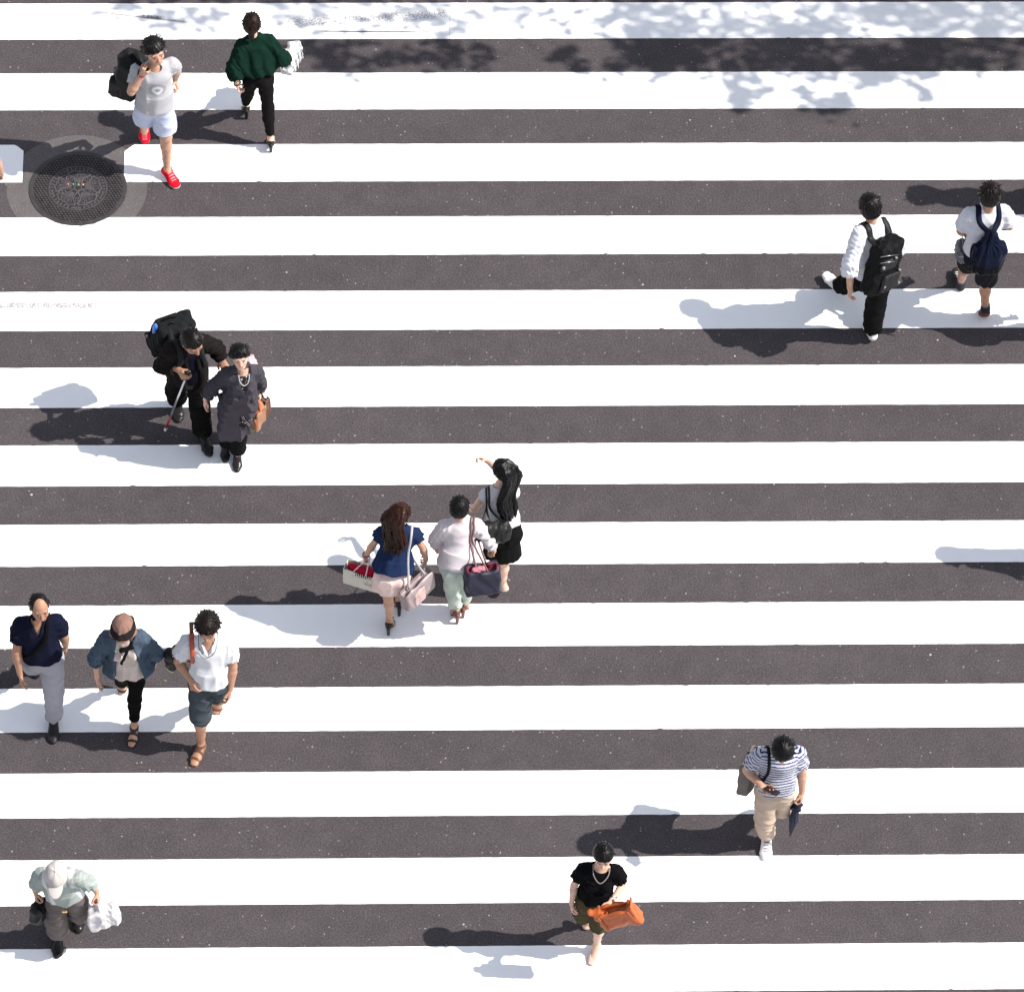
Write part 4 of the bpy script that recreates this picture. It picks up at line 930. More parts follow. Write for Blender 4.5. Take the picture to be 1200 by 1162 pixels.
# 3 ---- student with the big black backpack
p = mk('white', 'boy in a white shirt and black trousers striding away under a bulky black backpack', skin='mid', face=(-8, -6), adj={'anR': (0, 0, .03)},
       hands={'L': dict(curl=.6), 'R': dict(curl=.7)}, feet={'L': dict(yaw=-26, pitch=-12), 'R': dict(yaw=4, pitch=12)})
p.top('shirt', CL((.54, .55, .59)), e=.014, f=.012, hem=.05, flare=.014, sleeve=(0, 1.42), se=.020, sre=.022, neck=.062, fold=.007, seed=21, collar=1)
p.pants('trousers', CL((.006, .006, .006)), e=.012, t1=1.93, hem=.085, fold=.006, seed=7)
p.shoes('sneaker', mat('cloth', (1, 1, 1), .6), solecol=(.8, .78, .78), upper=(.72, .68, .68), accent=(.5, .45, .45))
p.hair(seed=4, t=.020, locks=160, mess=.18, line=-.045, rough=.3)
def backpack(p, c, hx, hy, hz, m1, m2, label, tilt=.0, tags=True, straps=m1 if False else None, sw=.055, r=.05, pocket=True, scol=None, glossy=None):
    U = nrm(p.up+p.cf*tilt); ax = (p.cr, nrm(np.cross(U, p.cr)), U); t = p.thing('backpack', label, 'backpack', c-U*hz)
    F = bagfield(c, .42); F.add(rbox(c, ax, (hx, hy, hz), r)); F.add(rbox(c-ax[1]*hy*.55-U*hz*.18, ax, (hx*.86, hy*.6, hz*.72), r*.8), .02); F.disp(folds(14, .10, .008, (1, 1, 1)))
    p.part(F, 'bag', m1, t)
    if pocket:
        F = bagfield(c, .42); F.add(rbox(c-ax[1]*hy*1.28-U*hz*.42, ax, (hx*.66, hy*.28, hz*.34), .025)); F.disp(folds(15, .06, .005, (1, 1, 1))); p.part(F, 'front_pocket', m2, t)
        F = bagfield(c, .42); F.add(rbox(c-ax[1]*hy*1.1+U*hz*.30, ax, (hx*.60, hy*.26, hz*.22), .022)); p.part(F, 'front_pocket', m2, t)
    N = p.J['neck']
    for sg in (-1, 1):
        S = lerp(N, p.J['shR' if sg > 0 else 'shL'], .62)
        pts = [c+p.cr*sg*.045+U*hz*.86+ax[1]*hy*.2, S-p.cf*.09-U*.02, S+U*.07, S+p.cf*.09-U*.05, S+p.cf*.10-U*.17+p.cr*sg*.02, c+p.cr*sg*hx*.9-U*hz*.6+ax[1]*hy*.4]
        F = p.fields['top']; P_ = [pts[0]]; R_ = [-p.cf]
        for q, d in ((pts[1], -p.cf*.7+U), (pts[2], U), (pts[3], p.cf+U*.5), (pts[4], p.cf+p.cr*sg*.2)): P_.append(F.snap(q, nrm(d), .006)); R_.append(nrm(d))
        P_.append(pts[4]-p.cf*.06-U*.08); R_.append(p.cf)
        P_, R_ = smooth_path(P_, R_, 6, F, .006); v, f = tube_mesh(P_, 0, flat=(sw, .012), nref=R_, sub=1); link_mesh('shoulder_strap', raw_mesh('shoulder_strap', v-t[1], f), scol or m2, t[0])
    p.cord('handle', [c+U*hz*.95-p.cr*.03, c+U*(hz+.035), c+U*hz*.95+p.cr*.03], .007, m2, t)
    return t, ax, U
NYL = mat('cloth', (.009, .009, .010), .6); NYL2 = mat('leather', (.013, .013, .014), .55)
c = p.J['neck']-p.up*.30-p.cf*.21-p.cr*.05
t, ax, U = backpack(p, c, .132, .095, .255, NYL, NYL2, 'bulky black backpack with grey pulls worn by the boy in black trousers', sw=.06)
for q in ((.06, .16), (.10, .02), (-.07, -.15), (.09, -.12), (-.08, .06)):
    F = bagfield(c, .4); F.add(rbox(c+ax[0]*q[0]-ax[1]*.135+U*q[1], ax, (.010, .014, .006 if q[0] > 0 else .012), .003)); p.part(F, 'zip_pull', mat('plastic', (.22, .22, .23), .6), t)
for z in (.10, .17): p.cord('zip', [c-ax[0]*.10-ax[1]*.11+U*z, c-ax[1]*.135+U*(z+.02), c+ax[0]*.10-ax[1]*.11+U*z], .004, mat('metal', (.25, .25, .26)), t)

# 4 ---- boy in the white polo with the navy drawstring pack
p = mk('polo', 'boy in a white polo and shorts walking away under a glossy navy backpack', skin='tan', face=(6, -4), bulk=1.02,
       hands={'L': dict(curl=1.0), 'R': dict(curl=1.0)}, feet={'L': dict(yaw=-10, pitch=-8), 'R': dict(yaw=2)}, adj={'anL': (-.02, 0, -.04)})
p.top('polo_shirt', CL((.53, .53, .58)), e=.014, f=.012, hem=.06, flare=.012, sleeve=(0, .70), se=.022, sre=.018, neck=.064, fold=.006, seed=22, collar=1)
p.pants('shorts', CL((.015, .015, .018)), e=.014, t1=.86, hem=.105, fold=.005, seed=8)
p.shoes('sneaker', mat('cloth', (1, 1, 1), .65), solecol=(.16, .045, .035), upper=(.03, .03, .035), accent=(.75, .75, .75)); 
for k in 'LR':
    A = p.ff[k]['A']; u = nrm(p.J['kn'+k]-A); F = Field(A-.1, A+.12, .004); F.add(cone(A+u*.0, A+u*.05, .040, .042, flat=True)); p.put(F, 'sock', CL((.05, .06, .10)))
p.hair((.018, .010, .010), seed=5, t=.020, locks=200, mess=.3, line=-.045)
c = p.J['neck']-p.up*.34-p.cf*.19; U = p.up; ax = (p.cr, p.cf, U); t = p.thing('backpack', 'glossy navy drawstring backpack with a black base', 'backpack', c-U*.28)
F = bagfield(c, .42); F.add(cone(c-U*.18, c+U*.02, .150, .150, p.cr, .085, .09), .02); F.add(cone(c, c+U*.20, .14, .05, p.cr, .085, .04), .05)
F.disp(lambda X, Y, Z: .008*np.sin(np.arctan2(Y-c[1], X-c[0])*14)*np.clip((Z-c[2]+.02)*5, 0, 1)); F.disp(folds(41, .1, .010, (1, 1, .6)))
def nav(P, col): m = (P-c)@U < -.13-.01*np.sin(P[:, 0]*40); col[:] = (.005, .007, .018); col[m] = (.005, .005, .006)
p.part(F, 'bag', mat('cloth', (1, 1, 1), .45), t, nav)
F = p.fields['top']
for sg in (-1, 1):
    S = lerp(p.J['neck'], p.J['shR' if sg > 0 else 'shL'], .55); q = [(c+U*.21-p.cf*.02, -p.cf), (S-p.cf*.09-U*.05, -p.cf+U*.6), (S, U), (S+p.cf*.09-U*.06, p.cf+U*.4), (S+p.cf*.10-U*.20, p.cf), (S+p.cf*.04-U*.28, p.cf)]
    P_ = [q[0][0]]+[F.snap(a, nrm(b), .006) for a, b in q[1:-1]]+[q[-1][0]]; P_, R_ = smooth_path(P_, [nrm(b) for a, b in q], 6, F, .006); v, f = tube_mesh(P_, 0, flat=(.05, .012), nref=R_, sub=1); link_mesh('shoulder_strap', raw_mesh('shoulder_strap', v-t[1], f), mat('cloth', (.006, .008, .020), .5), t[0])
p.strip('drawstring', [c-U*.15-p.cf*.09+p.cr*.03, c-U*.26-p.cf*.08+p.cr*.02, c-U*.33-p.cf*.06-p.cr*.01], .02, .006, NYL, t, snap=False, nref=-p.cf)
c = p.J['wrL']+V(-.02, -.12, -.10); t = p.thing('sports_bag', 'small grey bag hanging from the left arm of the boy in white polo', 'bag', c-V(0, 0, .12))
F = bagfield(c, .3); F.add(rbox(c, I3, (.065, .10, .085), .05)); F.disp(folds(42, .07, .010, (1, 1, 1))); p.part(F, 'bag', mat('leather', (.10, .10, .115), .5), t, lambda P, col: col.__setitem__(np.abs((P-c)[:, 2]-.02) < .012, (3, 3, 3)))
E_ = p.J['elL']; p.strip('strap', [c+V(0, .05, .07), lerp(E_, p.J['wrL'], .25)+V(-.01, .02, .045), c+V(.0, -.06, .07)], .03, .006, mat('leather', (.25, .25, .27)), t, snap=False, nref=(-1, 0, 0))

# 5 ---- man with the white cane
p = mk('jacket', 'stooping man in a black jacket feeling his way with a white cane', skin='tan', face=(-20, -30, 4), lips=0, bulk=.93, lower=.18, adj={'neck': (0, .04, -.05), 'shL': (0, .05, -.04), 'shR': (0, .02, -.05), 'head': (0, .05, -.07)},
       hands={'R': dict(dir=(-.35, .85, -.35), palm=(-.9, -.1, -.4), thumb=(0, .2, 1), curl=1.0), 'L': dict(dir=(-.25, .55, -.75), palm=(-.2, -.5, -.8), thumb=(1, .3, 0), curl=.25)}, feet={'L': dict(yaw=-6), 'R': dict(yaw=8)}, setj=dict(elR=(.24, .05, 1.16), wrR=(.112, .20, 1.26)))
def jopen(F):
    N, U = p.J['neck'], p.up; F.cut(cone(N+U*.02+p.cf*.05, p.hip+U*.02+p.cf*.16, .04, .075, p.cr, .075, .05), .006)
    for x in (-1, 1): F.add(cone(N-p.cf*.05+U*.02+p.cr*x*.03, N+p.cf*.05+U*.005+p.cr*x*.062, .014, .012, U, .010, .008), .006); F.add(cone(N+p.cf*.05+p.cr*x*.062, p.hip+U*.26+p.cf*.145+p.cr*x*.055, .026, .014, p.cr, .010, .008), .006)
p.top('shirt', CL((.006, .006, .014)), e=.010, f=.004, hem=-.01, sleeve=(0, 1.0), se=.006, sre=0, neck=.06, vneck=.05, fold=.003, seed=30)
p.top('jacket', CL((.011, .009, .009)), e=.020, f=.012, hem=-.03, flare=.02, sleeve=(0, 1.80), se=.024, sre=.010, neck=.062, fold=.009, wl=.1, seed=31, open_=jopen)
p.pants('trousers', CL((.005, .005, .005)), e=.014, t1=1.93, hem=.088, fold=.006, seed=9)
p.shoes('dress', mat('leather', (1, 1, 1), .3), solecol=(.01, .01, .01), upper=(.016, .014, .015))
p.hair((.014, .010, .010), seed=6, t=.014, locks=170, mess=.25, line=-.012)
c = p.J['neck']-p.up*.26-p.cf*.30+p.cr*.025
t, ax, U = backpack(p, c, .172, .105, .185, mat('cloth', (.011, .012, .013), .7), mat('cloth', (.018, .019, .020), .7), 'black square backpack with a blue bottle in its side', sw=.05, r=.04, tilt=.1)
F = bagfield(c, .42); bc = c+ax[0]*.15-ax[1]*.03+U*.12; F.add(cone(bc-U*.08, bc+U*.04, .022, .022)); F.add(cone(bc+U*.04, bc+U*.07, .012, .012), .01); p.part(F, 'bottle', mat('plastic', (.05, .20, .62)), t)
p.strip('buckle_strap', [c+ax[0]*.17-U*.02-ax[1]*.05, c+ax[0]*.22-U*.05-ax[1]*.08, c+ax[0]*.215-U*.11-ax[1]*.05], .02, .005, NYL, t, snap=False, nref=(1, 0, 0))
p.cord('carry_handle', [c-ax[0]*.06-ax[1]*.05+U*.2, c-ax[1]*.05+U*.235, c+ax[0]*.06-ax[1]*.05+U*.2], .009, NYL, t)
g = p.hands['R']['grip']; 
tipw = V(-3.143, .609, .012); c_, n_ = math.cos(-p.rz), math.sin(-p.rz); d_ = tipw-p.o; tip = V(d_[0]*c_-d_[1]*n_, d_[0]*n_+d_[1]*c_, .012)
t = p.thing('white_cane', 'white cane with a red band, held by the stooping man in black', 'cane', tip)
dv = nrm(g-tip); L_ = np.linalg.norm(g-tip)
def seg(name, a, b, r, m): v, f = tube_mesh([tip+dv*a, tip+dv*b], r, n=10, sub=1); link_mesh(name, raw_mesh(name, v-t[1], f), m, t[0])
seg('shaft', .30, L_-.06, .009, mat('metal', (.62, .62, .66), .35)); seg('red_band', .05, .30, .0095, mat('plastic', (.30, .01, .015), .5)); seg('tip', .0, .05, .013, mat('plastic', (.75, .75, .75), .5)); seg('grip', L_-.06, L_+.10, .014, mat('rubber', (.02, .02, .02)))

# 6 ---- woman in the long grey cardigan
p = mk('grey', 'older woman in a long draped grey cardigan beside the man with the cane', skin='pale', face=(-4, 4, 3), adj={'anR': (.035, -.05, 0)}, bulk=1.05,
       hands={'R': dict(curl=.4, dir=(.1, .35, -.9)), 'L': dict(curl=1.3, dir=(-.05, .3, -.9))}, feet={'L': dict(yaw=4), 'R': dict(yaw=6)})
def drape(F):
    H = p.hip; U = p.up
    F.add(cone(H+U*.1, H-V(-.06, -.08, .36), .15, .115, p.pr, .125, .10, flat=True), .05); F.add(cone(H+U*.05+p.pr*.06, H+V(.13, .10, -.30), .10, .05, p.pr, .10, .06), .05)
    F.disp(lambda X, Y, Z: .007*np.sin(X*75+Z*-40+2*np.sin(Z*12))*np.clip(1.15-Z, 0, .2)*5)
def dcut(F):
    N, U = p.J['neck'], p.up; F.cut(cone(N+U*.02+p.cf*.05, N-U*.13+p.cf*.13, .055, .02, p.cr, .06, .05), .006); F.cut(cone(p.hip-U*.02+p.cf*.2-p.cr*.02, p.hip-V(0, 0, .34)+p.cf*.2-p.cr*.09, .03, .11, p.cr, .10, .14), .01)
    F.add(cone(N-p.cf*.06+U*.02-p.cr*.02, N+U*.01+p.cr*.06, .016, .016), .01); F.add(cone(N-p.cf*.06+U*.02, N+U*.01-p.cr*.06, .016, .016), .01)
    F.add(cone(N+U*.01+p.cr*.06, p.hip+U*.22+p.cf*.13-p.cr*.03, .018, .02), .012); F.add(cone(N+U*.01-p.cr*.06, p.hip+U*.22+p.cf*.13-p.cr*.03, .018, .02), .012)
def floral(P, col): col[:] = (.018, .016, .018); n = vnoise(P, 9, .03); col[n > .72] = (.55, .52, .52)
p.top('blouse', CL((1, 1, 1)), e=.008, f=.006, hem=-.16, flare=.012, sleeve=(0, .9), se=.004, neck=.062, fold=.004, seed=33, colf=floral)
p.top('cardigan', mat('knit', (.052, .047, .058)), e=.018, f=.014, hem=-.34, flare=-.02, sleeve=(0, 1.72), se=.020, sre=.012, neck=.066, fold=.008, wl=.09, seed=34, extra=drape, open_=dcut)
p.pants('trousers', CL((.006, .006, .006)), e=.016, t1=1.9, hem=.075, fold=.005, seed=10)
p.shoes('dress', mat('leather', (1, 1, 1), .25), solecol=(.01, .01, .01), upper=(.018, .014, .015))
p.hair((.010, .008, .009), seed=7, t=.030, locks=200, mess=.35, lk=.04, line=-.026)
N = p.J['neck']; p.tube('necklace', [N+p.cr*.05+p.up*.0+p.cf*.05, N+p.cr*.035-p.up*.05+p.cf*.10, N-p.up*.075+p.cf*.115, N-p.cr*.035-p.up*.05+p.cf*.10, N-p.cr*.05+p.cf*.05], .004, mat('plastic', (.40, .40, .40), .3))
c = p.J['shL']+V(.06, -.04, .05); t = p.thing('towel', 'pale pink towel lying over the shoulder of the woman in grey', 'towel', c-V(0, 0, .06))
F = bagfield(c, .22); F.add(ell(c, (nrm(V(1, .1, .3)), nrm(V(-.1, 1, 0)), nrm(V(-.3, 0, 1))), (.075, .095, .04))); F.disp(folds(51, .05, .008, (1, 1, 1))); p.part(F, 'cloth', mat('cloth', (.52, .36, .40)), t)
g = p.hands['L']['grip']; c = g+V(-.005, .0, -.21); t = p.thing('handbag', 'brown handbag with an orange scarf, held by the woman in grey', 'handbag', c-V(0, 0, .12))
F = bagfield(c, .3); F.add(rbox(c, (nrm(V(.5, .86, 0)), nrm(V(-.86, .5, 0)), I3[2]), (.135, .06, .115), .025)); F.cut(rbox(c+V(0, 0, .12), (nrm(V(.5, .86, 0)), nrm(V(-.86, .5, 0)), I3[2]), (.12, .045, .06), .02)); F.disp(folds(52, .1, .008, (1, 1, 1)))
def br(P, col): col[:] = (.30, .155, .09); m = (P-c)@nrm(V(.5, .86, 0)) < -.03; col[m] = (.10, .05, .035)
p.part(F, 'bag', mat('leather', (1, 1, 1), .5), t, br)
F = bagfield(c, .3); F.add(cone(c+V(.0, .02, .10), c+V(.03, .10, .04), .045, .03), .02); F.add(cone(c+V(0, 0, .10), g+V(.0, .02, -.02), .04, .016), .02); F.add(cone(c+V(.03, .10, .04), c+V(.01, .12, -.06), .028, .014), .02); F.disp(folds(53, .04, .008, (1, 1, 1))); p.part(F, 'scarf', mat('cloth', (.50, .16, .08)), t)
u_ = nrm(V(.5, .86, 0)); w_ = nrm(V(-.86, .5, 0))
for sg in (-1, 1): p.cord('handle', [c-u_*.06+w_*sg*.05+V(0, 0, .10), g-u_*.02+w_*sg*.01+V(0, 0, .0), g+u_*.02+w_*sg*.01, c+u_*.06+w_*sg*.05+V(0, 0, .10)], .007, mat('leather', (.16, .08, .05)), t)
# 7 ---- woman in the navy blouse
p = mk('navy', 'brown haired woman in a navy blouse and pale pink skirt walking away', skin='mid', face=(32, -4), lower=.08,
       hands={'L': dict(dir=(-.1, .1, -1), palm=(1, -.1, .2), curl=1.2), 'R': dict(dir=(-.05, .3, -.9), curl=.9)}, feet={'L': dict(yaw=4), 'R': dict(yaw=-6)})
p.top('blouse', CL((.012, .022, .062)), e=.016, f=.022, hem=.09, flare=.02, sleeve=(0, .34), se=.018, sre=.014, neck=.072, fold=.007, seed=35)
p.skirt('skirt', CL((.66, .50, .47)), length=.15, hem=.185, depth=.14, e=.016, fold=.005)
p.shoes('heelsandal', mat('leather', (.03, .018, .016)), name='heeled_sandal')
def lh(F):
    H = p.hd_; N = p.J['neck']; p.strands(F, [H(0, -.02, .10), H(-.005, -.10, .03), H(-.02, -.115, -.06), N-p.cf*.10-p.up*.05-p.cr*.02, N-p.cf*.125-p.up*.17-p.cr*.05], [.04, .085, .10, .105, .07], n=80, r0=.016, seed=5, flat=.35, k=.008)
p.hair((.055, .017, .009), seed=8, t=.018, locks=60, mess=.12, lk=.05, line=-.06, extra=lh, ridge=.003, pad=(.26, .26, .46))
W = lerp(p.J['elL'], p.J['wrL'], .9); [p.tube('bangle', [W+V(.031*math.cos(a), .031*math.sin(a), z_+.008*math.cos(a)) for a in np.linspace(0, 6.283, 9)], .004, mat('metal', (.22, .14, .12))) for z_ in (.0, .016)]
g = p.hands['L']['grip']; ax = (nrm(V(.96, -.28, 0)), nrm(V(.28, .96, 0)), I3[2]); c = g+V(-.05, -.02, -.19)
t = p.thing('paper_bag', 'cream paper bag with red cloth inside, held by the woman in navy', 'bag', c-V(0, 0, .11))
F = bagfield(c, .3); F.add(rbox(c, ax, (.15, .062, .105), .008)); F.cut(rbox(c+V(0, 0, .06), ax, (.143, .055, .10), .006)); F.disp(folds(61, .14, .003, (1, 1, 1))); p.part(F, 'bag', mat('plastic', (.52, .49, .43), .8), t)
F = bagfield(c, .3); F.add(rbox(c+V(0, 0, .05), ax, (.120, .032, .068), .03)); F.disp(folds(62, .06, .004, (1, 1, 1))); p.part(F, 'red_cloth', mat('cloth', (.40, .010, .035)), t)
for sg in (-1, 1): p.cord('handle', [c-ax[0]*.06+ax[1]*.055*sg+V(0, 0, .09), g-ax[0]*.015+ax[1]*.01*sg+V(0, 0, .005), g+ax[0]*.015+ax[1]*.01*sg+V(0, 0, .005), c+ax[0]*.06+ax[1]*.055*sg+V(0, 0, .09)], .005, mat('plastic', (.75, .6, .58), .6), t)
# her satin shoulder bag
c = p.hip+V(.23, -.06, -.11); ax = (nrm(V(.62, .78, .10)), nrm(V(.78, -.62, 0)), nrm(V(-.08, -.06, 1)))
t = p.thing('shoulder_bag', 'dusty pink satin shoulder bag on the right hip of the woman in navy', 'shoulder bag', c-V(0, 0, .14))
F = bagfield(c, .34); F.add(rbox(c, ax, (.185, .055, .13), .035)); F.cut(rbox(c+ax[2]*.13, ax, (.185, .03, .04), .02)); F.disp(folds(63, .16, .005, (1, 1, 1))); p.part(F, 'bag', mat('leather', (.25, .19, .195), .4), t)
F = bagfield(c, .34); F.add(rbox(c-ax[0]*.03+ax[1]*.045-ax[2]*.02, ax, (.07, .02, .095), .018)); F.disp(folds(64, .07, .006, (1, 1, 1))); p.part(F, 'pocket', mat('leather', (.44, .31, .30), .5), t)
S = lerp(p.J['neck'], p.J['shR'], .80); Ft = p.fields['top']
P_ = [c+ax[2]*.11-ax[0]*.10, Ft.snap(S-p.cf*.12-p.up*.20, -p.cf, .006), Ft.snap(S-p.cf*.08-p.up*.05, nrm(-p.cf+p.up), .006), Ft.snap(S, p.up, .006), Ft.snap(S+p.cf*.09-p.up*.08, nrm(p.cf+p.up*.3), .006), Ft.snap(S+p.cf*.1-p.up*.25, p.cf, .01), c+ax[2]*.11+ax[0]*.10]
p.strip('strap', P_, .022, .006, mat('leather', (.38, .38, .40), .5), t, snap=False, nref=[-p.cf, -p.cf, p.up-p.cf, p.up, p.cf+p.up, p.cf, p.cf])

# 8 ---- woman in white shirt and mint trousers
p = mk('mint', 'woman in a loose pale shirt and mint green trousers between her two friends', skin='mid', face=(4, 0), lower=.06,
       hands={'L': dict(dir=(.05, .45, -.8), curl=.9), 'R': dict(dir=(-.1, .25, -.95), curl=.7)}, feet={'L': dict(yaw=-14), 'R': dict(yaw=4)})
p.top('shirt', CL((.55, .50, .52)), e=.016, f=.016, hem=.05, flare=.02, sleeve=(0, 1.50), se=.020, sre=.010, neck=.066, fold=.008, wl=.12, seed=36, collar=1)
p.pants('trousers', CL((.40, .45, .40)), e=.014, t1=1.82, hem=.060, fold=.006, seed=11)
p.shoes('heelsandal', mat('leather', (.11, .035, .025)), name='heeled_shoe')
p.hair((.010, .008, .009), seed=9, t=.018, locks=110, mess=.12, line=-.055, ridge=.003)
c = p.hip+V(.22, -.12, .03); ax = (nrm(V(.93, .30, .0)), nrm(V(-.30, .93, 0)), nrm(V(.02, 0, 1)))
t = p.thing('tote_bag', 'navy tote bag with pink lining carried by the woman in mint trousers', 'tote bag', c-V(0, 0, .15))
F = bagfield(c, .36); F.add(rbox(c-ax[2]*.02, ax, (.155, .075, .16), .03)); F.cut(rbox(c+ax[2]*.13, ax, (.12, .035, .05), .02), .01); F.disp(folds(65, .15, .010, (1, 1, 1)))
def tote(P, col):
    col[:] = (.018, .018, .036); L = P-c; inn = (np.abs(L@ax[0]) < .138) & (np.abs(L@ax[1]) < .040) & (L@ax[2] > .03); col[inn] = (.12, .02, .035)
p.part(F, 'bag', mat('leather', (1, 1, 1), .5), t, tote)
F = bagfield(c, .36); F.add(rbox(c+ax[2]*.12-ax[0]*.04, ax, (.06, .025, .035), .02)); F.disp(folds(66, .05, .006, (1, 1, 1))); p.part(F, 'pink_pouch', mat('cloth', (.42, .17, .21)), t)
S = lerp(p.J['neck'], p.J['shR'], .74); Ft = p.fields['top']
for sg in (-1, 1):
    P_ = [c+ax[2]*.09+ax[1]*.06*-1+ax[0]*.05*sg, Ft.snap(S-p.cf*.11-p.up*.16+p.cr*.01*sg, -p.cf, .008), Ft.snap(S-p.cf*.06-p.up*.03+p.cr*.012*sg, nrm(-p.cf+p.up), .006), Ft.snap(S+p.cr*.012*sg, p.up, .006), Ft.snap(S+p.cf*.10-p.up*.12+p.cr*.03, p.cf, .008), c+ax[2]*.09+ax[1]*.06+ax[0]*.05*sg]
    p.strip('strap', P_, .016, .006, mat('leather', (.16, .08, .08), .5), t, snap=False, nref=[-p.cf, -p.cf, p.up-p.cf, p.up, p.cf, p.cf])

# 9 ---- woman with long black hair
p = mk('skirt', 'woman with long black hair and a short black skirt holding one hand up', skin='pale', face=(-18, -4), lower=.06, setj=dict(shR=(.125, .03, 1.37), shL=(-.13, .16, 1.33)),
       hands={'R': dict(dir=(-.6, .35, .35), palm=(-.2, -.8, -.5), curl=.9, thumb=(0, .3, 1)), 'L': dict(dir=(-.2, .9, -.3), curl=.5)}, feet={'L': dict(yaw=-6), 'R': dict(yaw=6)})
p.top('sleeveless_top', CL((.55, .54, .57)), e=.010, f=.008, hem=.10, flare=.0, sleeve=(0, .14), se=.010, sre=.0, neck=.070, fold=.006, seed=37)
p.skirt('skirt', CL((.006, .006, .006)), length=.32, hem=.17, depth=.125, e=.022, fold=.004)
p.shoes('flat', mat('leather', (1, 1, 1), .4), solecol=(.2, .15, .12), upper=(.55, .42, .36), name='flat_shoe')
def lh(F):
    H = p.hd_; N = p.J['neck']; p.strands(F, [H(0, -.02, .10), H(.01, -.10, .03), H(.02, -.115, -.06), N-p.cf*.10-p.up*.05+p.cr*.04, N-p.cf*.13-p.up*.18+p.cr*.06, N-p.cf*.12-p.up*.29+p.cr*.07], [.04, .075, .085, .095, .085, .05], n=80, r0=.017, seed=6, flat=.32, k=.008)
p.hair((.008, .007, .009), seed=10, t=.018, locks=50, mess=.08, lk=.05, line=-.06, extra=lh, ridge=.003, pad=(.28, .28, .56))
c = p.hip+V(-.20, -.13, .27); ax = (nrm(V(.92, -.25, -.30)), nrm(V(.25, .93, 0)), nrm(V(.30, -.05, .95)))
t = p.thing('shoulder_bag', 'soft black shoulder bag behind the woman with long black hair', 'shoulder bag', c-V(0, 0, .12))
F = bagfield(c, .36); F.add(rbox(c, ax, (.17, .065, .10), .06)); F.add(ell(c-ax[2]*.05+ax[0]*.06, ax, (.11, .07, .08)), .03); F.disp(folds(67, .11, .012, (1, 1, 1))); p.part(F, 'bag', mat('leather', (.008, .008, .008), .5), t)
S = lerp(p.J['neck'], p.J['shL'], .82); Ft = p.fields['top']
for sg in (-1, 1):
    P_ = [c+ax[2]*.085+ax[0]*(.05+.07*sg)-ax[1]*.03, Ft.snap(S-p.cf*.11-p.up*.14+p.cr*.015*sg, -p.cf, .008), Ft.snap(S-p.cf*.05-p.up*.02+p.cr*.012*sg, nrm(-p.cf+p.up), .006), Ft.snap(S+p.cr*.012*sg, p.up, .006), Ft.snap(S+p.cf*.1-p.up*.12, p.cf, .008), c+ax[2]*.085-ax[0]*.10+ax[1]*.05]
    p.strip('strap', P_, .016, .007, mat('leather', (.014, .013, .014), .4), t, snap=False, nref=[-p.cf, -p.cf, p.up-p.cf, p.up, p.cf, p.cf])

# 10 ---- balding man
p = mk('bald', 'balding man in a dark navy polo and grey trousers', skin='tan', face=(-14, -8, 0), bulk=1.06, lips=0,
       hands={'R': dict(dir=(-.1, .25, -.95), curl=.4), 'L': dict(curl=.6)}, feet={'L': dict(yaw=0), 'R': dict(yaw=2)})
p.top('polo_shirt', CL((.007, .008, .020)), e=.012, f=.008, hem=.09, flare=.008, sleeve=(0, .62), se=.018, sre=.014, neck=.060, vneck=.06, fold=.006, seed=38, collar=1)
p.pants('trousers', CL((.30, .295, .33)), e=.012, t1=1.92, hem=.074, fold=.010, wl=.13, seed=12)
p.shoes('dress', mat('leather', (1, 1, 1), .45), solecol=(.01, .01, .01), upper=(.014, .013, .016))
def bald(F, x, y, z):
    g = np.maximum(0, 0)+(.036-np.sqrt((x/1.0)**2+((y-.045)/1.9)**2))*1.0; g = np.where(z > .02, np.maximum((.056+.02*np.clip(y, -.05, .05)/.05-np.sqrt(x**2+((y-.055)*.62)**2)), 0)-.002, -1)
    F.F = np.maximum(F.F, g.astype(np.float32))
p.hair((.012, .010, .010), seed=11, t=.005, locks=120, mess=.15, line=-.03, lk=.03, lock_r=.005, bald=bald, slope=.75)
N = p.J['neck']; U = p.up; c = p.hip+V(.16, -.20, .10); t = p.thing('messenger_bag', 'slim black cross-body bag behind the balding man', 'bag', c-V(0, 0, .12))
F = bagfield(c, .3); F.add(rbox(c, I3, (.12, .035, .10), .03)); p.part(F, 'bag', NYL, t)
S = lerp(N, p.J['shL'], .55); Ft = p.fields['top']
q = [(c+V(-.05, .0, .09), -p.cf), (S-p.cf*.12-U*.15+p.cr*.03, -p.cf), (S-U*.0, U), (S+p.cf*.1-U*.08+p.cr*.02, p.cf+U*.4), (N-U*.22+p.cf*.1+p.cr*.0, p.cf), (N-U*.34+p.cf*.1+p.cr*.09, p.cf+p.cr*.3), (p.hip+U*.12+p.cr*.17, p.cr), (c+V(.1, .0, .06), -p.cf)]
P_ = [q[0][0]]+[Ft.snap(a, nrm(b), .007) for a, b in q[1:-1]]+[q[-1][0]]; p.strip('strap', P_, .042, .008, mat('cloth', (.004, .004, .005), .7), t, snap=False, nref=[nrm(b) for a, b in q])

